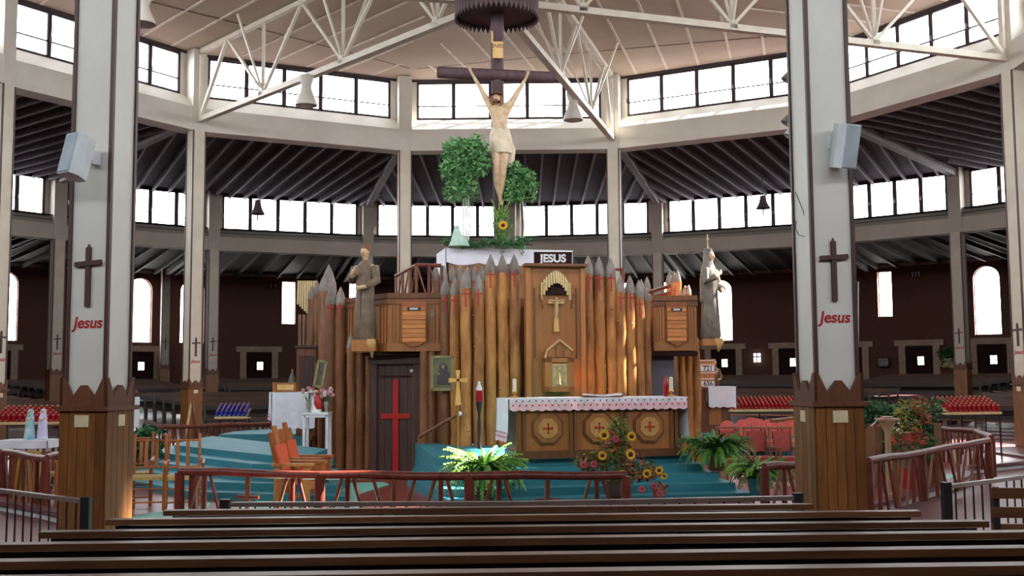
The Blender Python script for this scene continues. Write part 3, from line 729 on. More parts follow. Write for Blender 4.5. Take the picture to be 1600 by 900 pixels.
# ------------------------------------------------------------ the log shrine
C0 = Vector((0, 0, 0))
def dz(a, r): return Vector((r * math.sin(math.radians(a)), -r * math.cos(math.radians(a)), 0))    # a measured from the lens side, + right
shr = empty('log_shrine', (0, 0, DZ), 0, 'octagonal shrine of upright sharpened logs with two pulpits at the centre of the church', 'shrine')
def octo(r, z0, z1, m, nm, par=shr):
    pts = [dz(11 + 22.5 + 45 * k, r / math.cos(PI / 8)) for k in range(8)]
    return MB().poly([(p.x, p.y, z0) for p in pts], (0, 0, z1 - z0)).build(nm, m, par, True)
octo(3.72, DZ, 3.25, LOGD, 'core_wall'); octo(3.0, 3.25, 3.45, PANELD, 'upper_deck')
def log(px, tip, w, Z, base=None, tipm=True, cross=None, m=None, lean=0):
    zt = W(px, tip, Z).z; p = W(px, 500, Z); r = w * pxm(Z) / 2; b = DZ if base is None else base; m = m or LOG
    n_ = 14; hs = []; k = 9; zs = [b + (zt - r * 3.4 - b) * i / (k - 1) for i in range(k)]
    o = MB(); px0 = p.x
    o.tube([(p.x + rnd.uniform(-.012, .012), p.y + rnd.uniform(-.012, .012), z) for z in zs], [r * (1.06 - .1 * i / k) * rnd.uniform(.96, 1.04) for i in range(k)], n_, True)
    for _ in range(3):
        a = rnd.uniform(PI * 1.05, PI * 1.95); z = rnd.uniform(b + .5, zs[-1] - .4); o.ball((p.x + math.cos(a) * r * .92, p.y + math.sin(a) * r * .92, z), r * .26, 7, 5)
    lo = o.build('log', m, shr, True)
    zz = zs[-1]; MB().lathe([(r * 1.0, -.02), (r * 1.02, 0), (r * .93, (zt - zz) * .3), (r * .55, (zt - zz) * .68), (.008, zt - zz)], n_, (p.x, p.y, zz)).build('log_tip', TIP, lo, False).matrix_parent_inverse = Matrix.Identity(4)
    tp = lo.children[0]; tp.location = -Vector(gm(lo).translation)
    if cross:
        cz = W(px, cross, Z).z; s_ = r * .62; y = p.y - r * 1.02
        c_ = MB().box((p.x, y + .006, cz - .05), (.026, .02, .34)).box((p.x, y + .02, cz + .03), (r * 1.4, .03, .022)); c_.build('red_cross', REDPAINT, lo, True)
    return lo
def Zs(px): return 19.44 + (px - 697) * .00234
for px in (767, 785.5, 804): log(px, 397, 17.5, Zs(px), PZ, cross=432)
for px in (920, 937, 955): log(px, 399 + (px - 920) * .1, 17.5, Zs(px), PZ, cross=438)
log(728, 420, 17, 19.5, PZ - .3, cross=462); log(748, 428, 17, 19.5, PZ, cross=462)
log(970, 430, 15.5, 20.0, PZ, cross=468); log(985, 430, 16, 20.1, PZ, cross=468); log(999, 437, 15.5, 20.2, PZ, cross=478); log(1010, 446, 14, 20.4, PZ)
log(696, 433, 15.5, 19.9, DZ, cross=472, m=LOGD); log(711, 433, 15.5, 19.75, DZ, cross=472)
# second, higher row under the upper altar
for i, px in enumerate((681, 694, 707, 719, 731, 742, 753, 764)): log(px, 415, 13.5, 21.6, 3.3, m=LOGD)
for px in (675, 663): log(px, 470, 14, 20.3, DZ, m=LOGD)
# logs left of the door, running down from under the pulpit
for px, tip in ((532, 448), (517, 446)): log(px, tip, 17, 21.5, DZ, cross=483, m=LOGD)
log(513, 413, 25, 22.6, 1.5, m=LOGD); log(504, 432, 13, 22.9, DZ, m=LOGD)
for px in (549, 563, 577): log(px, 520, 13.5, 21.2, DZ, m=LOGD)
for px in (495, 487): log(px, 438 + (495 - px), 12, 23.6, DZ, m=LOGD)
# logs under the right pulpit
for px in (1064, 1075, 1086): log(px, 520, 12.5, 21.8, DZ)
for px, tip, Z in ((1003, 436, 23.2), (1012, 432, 23.4), (1001, 442, 22.5)): log(px, tip, 11, Z, 2.9)
for px, tip, Z in ((1047, 424, 22.4), (1054, 423, 22.1), (1060, 421, 21.9)): log(px, tip, 11, Z, 3.2)
for px, tip in ((1066, 451), (1071, 446), (1077, 445)): log(px, tip, 8, 21.4, 3.2)
# central carved panel
pc = W(868, 520, 19.5); pr = math.radians(11)
pan = empty('altar_panel', (pc.x, pc.y, PZ), pr); pan.parent = shr; pan.location = Vector(pan.location) - Vector((0, 0, DZ))
def zpx(y, Z=19.5): return W(868, y, Z).z - PZ
pw = 96 * pxm(19.5); pt = zpx(415)
MB().box((0, .05, pt / 2), (pw, .12, pt)).build('backboard', PANEL, pan)
MB().box((0, -.02, pt), (pw + .06, .26, .05)).build('cornice', PANELD, pan)
for sx in (-1, 1):
    MB().box((sx * (pw / 2 - .05), -.03, pt / 2 - .02), (.09, .05, pt - .04)).build('stile', PANEL, pan)
    MB().box((sx * (pw / 2 - .17), -.025, zpx(505)), (.02, .04, 1.3)).build('moulding', PANELD, pan)
MB().box((0, -.05, .09), (pw + .04, .12, .18)).build('plinth', PANEL, pan)
hz = zpx(452); 
for i in range(13):        # the little shelter of slender birch sticks
    t = (i - 6) / 6; x = t * .27; zt = hz + .34 - abs(t) ** 1.6 * .22; zb = hz - .02 + .12 * (1 - t * t) - .18 * t * t
    MB().beam((x, -.15 + .1 * abs(t), zb), (x * .95, -.06, zt), .034, .034).build('shelter_stick', PALEW, pan)
for sx in (-1, 1):
    for j in range(6): MB().ball((sx * (.27 + .018 * (5 - j) * .5), -.12, hz - .12 - j * .045), .022, 8, 5).build('bead', PANELD, pan)
MB().lathe([(.01, 0), (.2, .0), (.19, .1), (.1, .2), (.01, .24)], 16, (0, -.03, hz - .1), sy=.3).build('shelter_back', DARKDOOR, pan)
cz = zpx(472); cr = MB().box((0, -.07, zpx(492)), (.06, .03, .56)); cr.box((0, -.075, cz), (.30, .03, .07)); cr.poly([(-.05, -.06, zpx(517) - .02), (.05, -.06, zpx(517) - .02), (.04, -.06, cz - .3), (-.04, -.06, cz - .3)], (0, -.03, 0)); cr.build('carved_cross', CARVE, pan)
co = MB().tube([(0, -.1, cz - .32), (.01, -.11, cz - .15), (0, -.11, cz)], [.016, .024, .03], 8); co.ball((0, -.12, cz + .05), .027, 8, 6); co.tube([(-.13, -.1, cz + .04), (0, -.11, cz - .005), (.13, -.1, cz + .04)], [.01, .016, .01], 8); co.build('carved_figure', SKINW, pan)
# tabernacle with gable
tz = zpx(612); tw = 46 * pxm(19.3); th = zpx(560) - tz
tb = MB(); w2 = tw / 2
tb.box((-w2 + .06, -.17, tz + th / 2), (.12, .26, th)).box((w2 - .06, -.17, tz + th / 2), (.12, .26, th)).box((0, -.17, tz + .05), (tw, .26, .1)).box((0, -.17, tz + th - .04), (tw, .26, .08)).box((0, -.09, tz + th / 2), (tw, .1, th))
tbo = tb.build('tabernacle', PANEL, pan)
gz = tz + th
MB().poly([(-w2, -.28, gz), (w2, -.28, gz), (w2 * .88, -.28, gz + .14), (0, -.28, gz + .32), (-w2 * .88, -.28, gz + .14)], (0, .2, 0)).build('gable', PANEL, tbo)
for i in range(3):
    x = (i - 1) * .15; hh = .21 - abs(i - 1) * .07
    MB().poly([(x - .06, -.285, gz + .02), (x + .06, -.285, gz + .02), (x + .055, -.285, gz + hh), (x, -.285, gz + hh + .04), (x - .055, -.285, gz + hh)], (0, -.018, 0)).build('carved_petal', PANEL, tbo)
MB().beam((-w2, -.3, gz + .0), (-w2 * .86, -.3, gz + .15), .04, .03, (0, 1, 0)).beam((-w2 * .9, -.3, gz + .14), (0, -.3, gz + .33), .04, .04, (0, 1, 0)).beam((0, -.3, gz + .33), (w2 * .9, -.3, gz + .14), .04, .04, (0, 1, 0)).build('gable_moulding', mat('pale oak edge', 'c89868', .5), tbo)
MB().box((0, -.27, tz + th * .48), (tw * .62, .02, th * .72)).build('icon_frame', CARVE, tbo)
MB().box((0, -.283, tz + th * .48), (tw * .5, .02, th * .62)).build('icon', mat('gilded icon', 'c8b078', .35, '6a6458', scale=14), tbo)
MB().tube([(-.01, -.3, tz + th * .22), (-.01, -.3, tz + th * .6)], [.03, .02], 8).ball((-.01, -.3, tz + th * .68), .03, 8, 6).build('icon_figure', CARVE, tbo)
# door under the left pulpit
Zd = 20.7; dc = W(619, 650, Zd); dh = W(619, 568, Zd).z - DZ; dw = 60 * pxm(Zd)
dr = empty('shrine_door', (dc.x, dc.y, DZ), math.radians(-8)); dr.parent = shr; dr.location = (dc.x, dc.y, 0)
for i in range(5): MB().box((-dw / 2 + dw * (i + .5) / 5, 0, dh / 2), (dw / 5 - .006, .05, dh)).build('board', DOORW, dr)
for sx in (-1, 1): MB().box((sx * (dw / 2 + .05), -.03, dh / 2), (.12, .14, dh)).build('jamb', DOORW, dr)
MB().box((0, -.04, dh + .06), (dw + .3, .2, .14)).build('lintel', DOORW, dr)
MB().box((0, -.035, dh * .88), (dw * .8, .03, .03)).build('panel_moulding', DARKDOOR, dr)
cy = W(617, 650, Zd).z - DZ
MB().box((.0, -.045, (W(617, 593, Zd).z - DZ) / 2), (.11, .03, W(617, 593, Zd).z - DZ)).box((0, -.047, cy), (.58, .03, .1)).build('red_cross', REDPAINT, dr)
MB().ball((.33, -.1, dh * .93), .035, 8, 6).build('lamp', WHITEP, dr)
MB().box((.37, -.06, .95), (.03, .05, .14)).build('handle', BLACK, dr)
# pulpits
def shield(par, o, nrm, w, h, zc_):
    n_ = Vector(nrm).normalized(); x = Vector((0, 0, 1)).cross(n_) ; c = Vector(o)
    def P(a, b, d): return c + x * a + Vector((0, 0, b)) + n_ * d
    sh = MB().poly([P(-w / 2, -h * .38, .0), (P(0, -h / 2, 0)), P(w / 2, -h * .38, 0), P(w / 2, h / 2, 0), P(-w / 2, h / 2, 0)], n_ * .03); so = sh.build('shield', mat('shield board', 'a8602e', .45, '8a4c24', kind='wood', scale=3), par, True)
    for i in range(8):
        z0 = -h * .38 + i * h * .096
        MB().poly([P(-w * .46, z0, .03), P(w * .46, z0, .03), P(w * .46, z0 + h * .088, .03), P(-w * .46, z0 + h * .088, .03)], n_ * (.012 + .014 * (i % 2))).build('slat', mat('shield clapboard', 'cc8444', .45, 'ac6832', kind='wood', scale=3, stretch=(1, 1, 6)), so, True)
    MB().poly([P(-w * .27, h * .3, .03), P(w * .27, h * .3, .03), P(w * .27, h * .37, .03), P(-w * .27, h * .37, .03)], n_ * .03).build('name_plate', BLACK, so, True)
    MB().poly([P(-w * .16, h * .318, .06), P(w * .16, h * .318, .06), P(w * .16, h * .352, .06), P(-w * .16, h * .352, .06)], n_ * .004).build('plate_card', WHITEP, so, True)
def pulpit(name, corners, ztop, zbot, shf, shw, shh, zsh, label):
    P = [Vector((c[0], c[1], 0)) for c in corners]
    b = P[0]; t = empty(name, (b.x, b.y, 0)); t.parent = shr; t.location = (b.x, b.y, zbot - DZ)
    MB().poly([(p.x, p.y, zbot) for p in P], (0, 0, ztop - zbot - .02)).build('body', PANEL, t, True)
    for i in range(len(P)):
        p, q = P[i], P[(i + 1) % len(P)]
        if i >= shf[1]: continue
        d = (q - p).normalized(); n_ = Vector((d.y, -d.x, 0)); Lm = (q - p).length
        if n_.dot(Vector((0, -1, 0)) * 1 + (p - Vector((pulcen[0], pulcen[1], 0)))) < 0: n_ = -n_
        o = n_ * .02
        for z, hh, th in ((ztop - .05, .1, .07), (ztop - .16, .10, .03), (zbot + .08, .16, .03)):
            MB().beam(p + o - d * .02 + Vector((0, 0, z)), q + o + d * .02 + Vector((0, 0, z)), th, hh).build('rail', PANELD if z > zbot + .5 else PANEL, t, True)
        for f in (.05, .12, .19, .81, .88, .95):
            c = p + d * (Lm * f) + n_ * .015; MB().beam(c + Vector((0, 0, zbot + .16)), c + Vector((0, 0, ztop - .22)), .04, .03, (1, 0, 0)).build('fluting', PANEL, t, True)
        if i == shf[0]: c = (p + q) / 2 + n_ * .05; shield(t, (c.x, c.y, zsh), n_, shw, shh, 0)
    return t
k = pxm(20.2)
a_ = W(607, 459, 20.25); b_ = W(688, 459, 20.25); c_ = W(543, 470, 21.5); zt = W(640, 458, 20.25).z; zb = W(640, 549, 20.25).z
pulcen = (-1.6, -2.6)
pulpit('pulpit', [(c_.x, c_.y), (a_.x, a_.y), (b_.x, b_.y), (b_.x, b_.y + 1.1), (c_.x + .9, c_.y + .9)], zt, zb, (1, 2), 39 * k, 72 * k, W(640, 507, 20.25).z, '')
a_ = W(1023, 463, 20.7); b_ = W(1088, 463, 20.7); c_ = W(1008, 465, 21.9); zt = W(1055, 462, 20.7).z; zb = W(1055, 548, 20.7).z
pulcen = (3.3, -2.4)
pulpit('pulpit', [(c_.x, c_.y), (a_.x, a_.y), (b_.x, b_.y), (b_.x, b_.y + 1.2)], zt, zb, (1, 2), 33 * k, 70 * k, W(1055, 507, 20.7).z, '')
# ledge under the pulpits and small doorway below the right one
MB().box((W(630, 553, 20.5).x, W(630, 553, 20.6).y, W(630, 553, 20.5).z), (1.5, .5, .06)).build('ledge', DARKDOOR, shr, True)
MB().box((W(1050, 553, 20.9).x, W(1050, 553, 21.0).y, W(1050, 553, 20.9).z), (.95, .6, .08)).build('ledge', DARKDOOR, shr, True)
e_ = W(1035, 625, 20.9); MB().box((e_.x, e_.y + .1, DZ + 1.1), (.5, .06, 2.2)).build('side_door', mat('blue-grey door', '5c5a64', .5), shr, True)
# brackets with the carved saints
def bracket(px0, px1, y0, y1, Z):
    a = W(px0, y0, Z); b = W(px1, y1, Z); w = b.x - a.x; h = a.z - b.z; c = ((a.x + b.x) / 2, a.y, 0)
    o = MB().box((c[0], a.y + .1, (a.z + b.z) / 2), (w, .45, h)).build('bracket', PANEL, shr, True)
    MB().tube([(c[0] + w * .3, a.y - .08, a.z + .01), (c[0] + w * .3, a.y - .08, a.z - .06), (c[0] + w * .32, a.y, b.z - .12)], [.09, .1, .01], 12).build('finial', CARVE, o, False).location = -gm(o).translation if False else (0, 0, 0)
    o.children[0].location = -(gm(shr).translation)
    return (c[0], a.y + .05, a.z)
BL = bracket(551, 588, 531, 549, 20.3); BR = bracket(1096, 1128, 530, 540, 20.6)
# railings along the upper deck
def pole(p, q, r, m, par, nm='pole'): return MB().tube([p, (Vector(p) + Vector(q)) / 2, q], [r, r * .95, r], 8).build(nm, m, par, True)
ur = empty('upper_railing', (W(640, 440, 22).x, W(640, 440, 22).y, 3.3), 0, 'red-brown pole railing on the upper deck behind the left pulpit', 'railing')
A = W(619, 431, 22.4); B = W(651, 414, 21.2); C_ = W(690, 415, 21.2)
zl = 3.35
pole(A, B, .04, REDRAIL, ur, 'top_rail'); pole(B, C_, .04, REDRAIL, ur, 'top_rail')
for i in range(4):
    p = A.lerp(B, i / 3); pole((p.x, p.y, zl), p, .032, BROWNPOLE, ur, 'post')
    if i < 3: q = A.lerp(B, (i + .9) / 3); pole((p.x, p.y, zl), q, .02, BROWNPOLE, ur, 'brace')
for i in range(1, 3):
    p = B.lerp(C_, i / 2); pole((p.x, p.y, zl), p, .035, REDRAIL, ur, 'post'); q = B.lerp(C_, (i - 1) / 2); pole((p.x, p.y, zl), q, .018, BROWNPOLE, ur, 'brace')
ur2 = empty('upper_railing', W(985, 430, 23) - Vector((0, 0, .6)), 0, 'short red-brown pole railing on the upper deck right of the tall logs', 'railing')
A = W(958, 421, 22.5); B = W(973, 421, 22.5); pole(A, B, .03, REDRAIL, ur2, 'top_rail'); pole((B.x, B.y, zl), B, .04, REDRAIL, ur2, 'post'); A = W(1010, 470, 22); B = W(1046, 447, 21.9); C_ = W(1046, 458, 21.9)
pole(W(1010, 458, 22.6), B, .045, REDRAIL, ur2, 'top_rail'); pole(W(1010, 466, 22.6), C_, .045, REDRAIL, ur2, 'lower_rail')
# upper altar with cloth
UZ = 23.0
a = W(690, 388, UZ); b = W(892, 391, UZ); ztp = a.z
ua = empty('upper_altar', ((a.x + b.x) / 2 - .05, a.y + .6, 3.45), math.radians(13), 'upper altar on top of the shrine bearing the big crucifix', 'altar')
wU = b.x - a.x
MB().box((0, 0, (ztp - 3.45) / 2 - .02), (wU - .1, 1.2, ztp - 3.45 - .05)).build('block', LOGD, ua)
def cloth(name, x0, x1, y0, y1, ztop, drop_f, drop_l, drop_r, label, cat, m=CLOTH, rz=0, loc=(0, 0, 0), sc_n=0, lace=0, dots=False, scal=.03, group=None, ls='flr'):
    t = empty(name, loc, rz, label, cat, group); n = 40; th = .012; e = .02
    o = MB(); vs = []; fs = []
    def strip(p, q, drop, sides):
        d = Vector(q) - Vector(p); L_ = d.length; dn = d.normalized(); nn = Vector((dn.y, -dn.x, 0)); ns = max(8, int(L_ / .04)); i0 = []
        b = MB(); vv = []; ff = []
        rows = 5
        for r in range(rows + 1):
            for i in range(ns + 1):
                s_ = i / ns; wv = .018 * math.sin(s_ * L_ * 14 + r * .2) * (r / rows); dr_ = drop * r / rows
                if r == rows and sc_n: dr_ += scal * abs(math.sin(PI * s_ * L_ * sc_n))
                pnt = Vector(p) + d * s_ + nn * (e + wv); vv.append((pnt.x, pnt.y, ztop - dr_))
        for r in range(rows):
            for i in range(ns): a0 = r * (ns + 1) + i; ff.append((a0, a0 + ns + 1, a0 + ns + 2, a0 + 1))
        off_ = len(vv); vv += [(x - nn.x * th, y - nn.y * th, z) for x, y, z in vv]; ff += [tuple(reversed([i + off_ for i in f])) for f in ff]
        b.add(vv, ff, True); b.build('drop', m, t)
        if lace and sides in ls:
            vv = []; ff = []
            for i in range(ns + 1):
                s_ = i / ns; wv = .018 * math.sin(s_ * L_ * 14 + 1); sc0 = scal * abs(math.sin(PI * s_ * L_ * sc_n)) if sc_n else 0
                for dd in (drop - lace, drop + sc0 + .012):
                    pnt = Vector(p) + d * s_ + nn * (e + .006 + wv); vv.append((pnt.x, pnt.y, ztop - dd))
            for i in range(ns): ff.append((2 * i, 2 * i + 1, 2 * i + 3, 2 * i + 2))
            off_ = len(vv); vv += [(x + nn.x * .004, y + nn.y * .004, z) for x, y, z in vv]; ff += [tuple(reversed([i + off_ for i in f])) for f in ff]
            MB().add(vv, ff).build('lace_border', LACE, t)
            if dots and sides in ls:
                dm = MB(); nd = int(L_ / .1)
                for i in range(nd):
                    s_ = (i + .5) / nd; c = Vector(p) + d * s_ + nn * (e + .03); 
                    for zz, xx in ((ztop - drop + lace * .55, 0), (ztop - drop + lace * 1.35, .05), ):
                        dm.box((c.x + dn.x * xx, c.y + dn.y * xx, zz), (.022, .008, .022), math.atan2(dn.y, dn.x))
                dm.build('embroidery', DOT, t, kind='stuff')
    MB().box(((x0 + x1) / 2, (y0 + y1) / 2, ztop + .006), (x1 - x0 + .04, y1 - y0 + .04, .014)).build('top', m, t)
    if drop_f: strip((x0, y0, 0), (x1, y0, 0), drop_f, 'f')
    if drop_r: strip((x1, y0, 0), (x1, y1, 0), drop_r, 'r')
    if drop_l: strip((x0, y1, 0), (x0, y0, 0), drop_l, 'l')
    return t
cloth('altar_cloth', -wU / 2, wU / 2, -.6, .6, ztp - 3.45 - .04, .30, .75, .3, 'white cloth with scalloped edge over the upper altar under the crucifix', 'cloth', rz=math.radians(13), loc=ua.location, sc_n=1.4, scal=.06)
# jesus board
jc = W(864, 405.5, 21.7); jb = empty('name_board', (jc.x, jc.y, jc.z - .12), math.radians(4), 'brown board with white JESUS letters on the upper altar edge', 'sign')
MB().box((0, 0, .14), (60 * pxm(21.7), .04, .27)).build('board', DARKDOOR, jb)
text_obj('JESUS', .225, 'letters', WHITEP, jb, face_m((0, -.024, .135), (0, -1, 0)), .006, bold=.008)

# crucifix
XZ = 23.6
cb_ = W(783, 392, XZ); ct_ = W(777, 42, XZ); xc = empty('crucifix', (cb_.x, cb_.y, ztp), 0, 'tall rough timber crucifix with an ivory painted figure rising above the shrine', 'crucifix')
MB().tube([(cb_.x, cb_.y, ztp), (cb_.x - .02, cb_.y, 6.5), W(778, 200, XZ), W(777, 115, XZ), (ct_.x, ct_.y, 10.5)], [.17, .16, .15, .15, .15], 14).build('upright', POLEM, xc, True)
A = W(683, 113, XZ - .1); B = W(868, 121, XZ - .1)
MB().tube([A, A.lerp(B, .02), A.lerp(B, .5), A.lerp(B, .98), B], [.11, .135, .13, .125, .1], 14).build('crossbeam', POLEM, xc, True)
s_ = W(778, 78, XZ - .3); MB().box(s_, (.24, .03, .38)).lathe([(.02, 0), (.02, .26)], 8, s_ + Vector((-.13, 0, .17))).build('scroll', CARVE, xc, True)
text_obj('INRI', .13, 'scroll_letters', PANELD, xc, face_m(Vector((s_.x, s_.y - .02, s_.z + .08)) - Vector(xc.location), (0, -1, 0)), .004)
FD = XZ - .38
def F(px, py, d=0): return W(px, py, FD - d)
def skin(name, nodes, edges, m, parent, root=0, sub=2):
    me = bpy.data.meshes.new(name); inv = gm(parent).inverted(); me.from_pydata([inv @ Vector(n[0]) for n in nodes], edges, []); me.materials.append(m)
    o = bpy.data.objects.new(name, me); COL.objects.link(o); o.parent = parent
    sk = o.modifiers.new('skin', 'SKIN'); sk.use_smooth_shade = True
    for i, n in enumerate(nodes):
        r = n[1]; me.skin_vertices[0].data[i].radius = (r, r) if not hasattr(r, '__len__') else r
    me.skin_vertices[0].data[root].use_root = True
    sb = o.modifiers.new('sub', 'SUBSURF'); sb.levels = sub; sb.render_levels = sub; return o
N = [(F(782, 212), (.19, .16)), (F(781, 192), (.18, .14)), (F(780, 174), (.23, .16)), (F(779, 161), (.07, .07)), (F(777, 155, .12), (.08, .09)), (F(776, 148, .12), (.075, .085)),
     (F(766, 166), .09), (F(752, 140), .06), (F(738, 116, .03), .03), (F(734, 109, .05), .035),
     (F(796, 166), .09), (F(810, 142), .06), (F(822, 122, .03), .03), (F(825, 115, .05), .035),
     (F(775, 226), .14), (F(776, 255, .16), .10), (F(777, 290, .05), .07), (F(781, 308), .04), (F(783, 318, .08), .04),
     (F(788, 226), .14), (F(787, 256, .16), .10), (F(784, 290, .06), .07), (F(782, 309, .04), .04), (F(784, 321, .14), .04)]
Eg = [(0, 1), (1, 2), (2, 3), (3, 4), (4, 5), (2, 6), (6, 7), (7, 8), (8, 9), (2, 10), (10, 11), (11, 12), (12, 13), (0, 14), (14, 15), (15, 16), (16, 17), (17, 18), (0, 19), (19, 20), (20, 21), (21, 22), (22, 23)]
for h, sx in ((9, -1), (13, 1)):
    b = N[h][0]
    for j in range(5):
        i = len(N); a = math.radians(-50 + 25 * j); N.append((b + Vector((math.sin(a) * .035, -.03, math.cos(a) * .035)), .011)); N.append((b + Vector((math.sin(a) * .07, -.06, math.cos(a) * (.05 + .01 * (j % 2)))), .008)); Eg += [(h, i), (i, i + 1)]
skin('body', N, Eg, SKINW, xc)
o = MB(); c = F(782, 226); 
o.loft([(F(0, 205).z, c.x - .0, c.y, .19, .15, .02), (F(0, 215).z, c.x, c.y, .23, .18, .05), (F(0, 232).z, c.x + .02, c.y - .03, .25, .2, .07), (F(0, 245).z, c.x + .03, c.y - .04, .22, .2, .1), (F(0, 247).z, c.x + .03, c.y - .03, .17, .15, .1)], 32, 8); o.build('loincloth', mat('ivory cloth plaster', 'd6c8b0', .6, 'b8a88c', scale=6), xc, True)
q = F(799, 240); MB().loft([(q.z + .3, q.x - .06, q.y, .05, .05, .1), (q.z + .1, q.x, q.y, .09, .06, .15), (q.z - .15, q.x - .02, q.y, .08, .05, .2), (q.z - .3, q.x - .06, q.y, .03, .02, .1)], 16, 5).build('cloth_knot', mat('ivory cloth plaster', 'd6c8b0'), xc, True)
hd = F(776, 152, .13)
MB().ball(hd + Vector((0, .05, .03)), .115, 16, 10, 1, .9, 1.05).tube([hd + Vector((.09, .02, 0)), hd + Vector((.11, -.02, -.12)), hd + Vector((.08, -.03, -.2))], [.05, .04, .02], 8).tube([hd + Vector((-.09, .02, 0)), hd + Vector((-.11, -.02, -.1)), hd + Vector((-.09, -.03, -.18))], [.05, .04, .02], 8).build('hair', HAIR, xc, True)
MB().ball(hd + Vector((-.01, -.02, -.02)), .078, 14, 10, .85, .9, 1.2).tube([hd + Vector((-.01, -.085, .02)), hd + Vector((-.012, -.105, -.02))], [.01, .016], 6).build('face', FLESH, xc, True)
MB().ball(hd + Vector((-.012, -.06, -.085)), .05, 10, 7, .9, .7, 1.1).build('beard', HAIR, xc, True)
for sx in (-1, 1): MB().ball(hd + Vector((-.01 + sx * .028, -.088, .012)), .009, 6, 5).build('eye', BLACK, xc, True)
cw = MB()
cw.tube([hd + Vector((.115 * math.cos(i * PI / 8), .02 + .11 * math.sin(i * PI / 8), .06 + .012 * math.sin(3 * i))) for i in range(17)], .014, 6); cw.build('crown_of_thorns', DARKDOOR, xc, True)
# canopy crown above
cn = W(776, 25, XZ); can = empty('canopy', (cn.x, cn.y, cn.z), 0, 'dark brown round canopy of vertical slats with a saw-toothed rim above the crucifix', 'canopy')
MB().lathe([(.9, .05), (.9, .62), (.7, .68)], 40).build('drum', CANOPY, can)
MB().lathe([(.7, .66), (.62, .9)], 24).build('neck', STEEL, can)
sm = MB().poly([(-.052, 0, .62), (-.052, 0, .0), (0, 0, -.12), (.052, 0, .0), (.052, 0, .62)], (0, -.035, 0)).mesh('slat', CANOPY)
for i in range(52):
    a = 2 * PI * i / 52; share(sm, 'slat', can, (.925 * math.sin(a), -.925 * math.cos(a), 0), (0, 0, a))

# ------------------------------------------------------------ figures of saints
def saint(name, loc, H, rz, label, robe, woman=False, parts=True):
    t = empty(name, loc, rz, label, 'statue'); s = H / 1.8
    MB().loft([(0, 0, 0, .19 * s, .17 * s, .05), (.05 * s, 0, 0, .215 * s, .19 * s, .09), (.5 * s, 0, 0, .2 * s, .165 * s, .09), (.95 * s, 0, 0, .185 * s, .145 * s, .05), (1.15 * s, 0, 0, .2 * s, .145 * s, .03), (1.38 * s, 0, 0, .205 * s, .13 * s, .015), (1.47 * s, 0, 0, .13 * s, .1 * s, 0), (1.53 * s, 0, 0, .062 * s, .06 * s, 0)], 36, 9).build('robe', robe, t)
    def V(x, y, z): return t_m @ Vector((x * s, y * s, z * s))
    t_m = gm(t)
    N = [(V(0, .0, 1.3), .10 * s), (V(0, 0, 1.5), .046 * s), (V(0, -.005, 1.56), .05 * s), (V(0, -.015, 1.64), (.085 * s, .095 * s)), (V(0, -.012, 1.71), (.09 * s, .1 * s)), (V(0, -.005, 1.785), (.062 * s, .07 * s))]
    E = [(0, 1), (1, 2), (2, 3), (3, 4), (4, 5)]
    hands = [((-.21, 0, 1.4), (-.27, -.04, 1.14), (-.17, -.2, 1.24), (-.1, -.25, 1.3)), ((.21, 0, 1.4), (.28, -.04, 1.12), (.14, -.2, 1.0), (.02, -.25, .98))]
    for hs in hands:
        b = len(N)
        for j, p in enumerate(hs): N.append((V(*p), (.075, .062, .048, .036)[j] * s))
        E += [(0, b), (b, b + 1), (b + 1, b + 2), (b + 2, b + 3)]
        for j in range(5):
            i = len(N); p = Vector(hs[3]); d = (p - Vector(hs[2])).normalized(); off_ = Vector((0, 0, 1)) * (.018 * (j - 2)) if j < 4 else Vector((0, .0, .045))
            N.append((V(*(p + d * .04 + off_)), .011 * s)); N.append((V(*(p + d * (.085 - .008 * abs(j - 1.5)) + off_)), .009 * s)); E += [(b + 3, i), (i, i + 1)]
    skin('body', N, E, FLESH, t)
    for hs in hands:
        MB().tube([Vector(h) * s for h in hs[:3]], [.085 * s, .085 * s, .075 * s], 12).build('sleeve', robe, t)
    MB().tube([(0, -.088 * s, 1.7 * s), (0, -.108 * s, 1.655 * s)], [.012 * s, .018 * s], 6).build('nose', FLESH, t)
    for sx in (-1, 1): MB().ball((sx * .03 * s, -.082 * s, 1.69 * s), .009 * s, 6, 5).build('eye', BLACK, t); MB().ball((sx * .078 * s, .0, 1.68 * s), .02 * s, 6, 5, .5, 1, 1.4).build('ear', FLESH, t)
    MB().box((0, -.085 * s, 1.615 * s), (.045 * s, .01, .008 * s)).build('mouth', REDPAINT, t)
    if woman:
        MB().loft([(.75 * s, 0, .05 * s, .2 * s, .15 * s, .06), (1.2 * s, 0, .04 * s, .225 * s, .15 * s, .04), (1.42 * s, 0, .03 * s, .19 * s, .13 * s, .02), (1.55 * s, 0, .03 * s, .11 * s, .1 * s, 0), (1.7 * s, 0, .025 * s, .098 * s, .1 * s, 0), (1.82 * s, 0, .02 * s, .075 * s, .08 * s, 0), (1.85 * s, 0, .02 * s, .02 * s, .02 * s, 0)], 28, 7).build('shawl', robe, t)
        MB().box((0, .03 * s, 1.98 * s), (.02 * s, .02 * s, .3 * s)).box((0, .03 * s, 2.03 * s), (.09 * s, .02 * s, .02 * s)).build('feather', CARVE, t)
    else:
        MB().lathe([(.09 * s, -.01 * s), (.095 * s, .03 * s), (.088 * s, .075 * s), (.06 * s, .112 * s), (.01, .13 * s)], 18, (0, .022 * s, 1.72 * s), sy=1.12).build('hair', HAIR, t)
    MB().tube([(0, -.15 * s, 1.0 * s), (.01, -.17 * s, .2 * s)], [.012 * s, .01 * s], 6).build('cord', TRIM, t)
    return t
saint('saint_statue', BL, (W(569, 382, 20.3).z - BL[2]) * .985, math.radians(-24), 'tall carved statue of a man in a brown habit standing on the left pulpit bracket', ROBE)
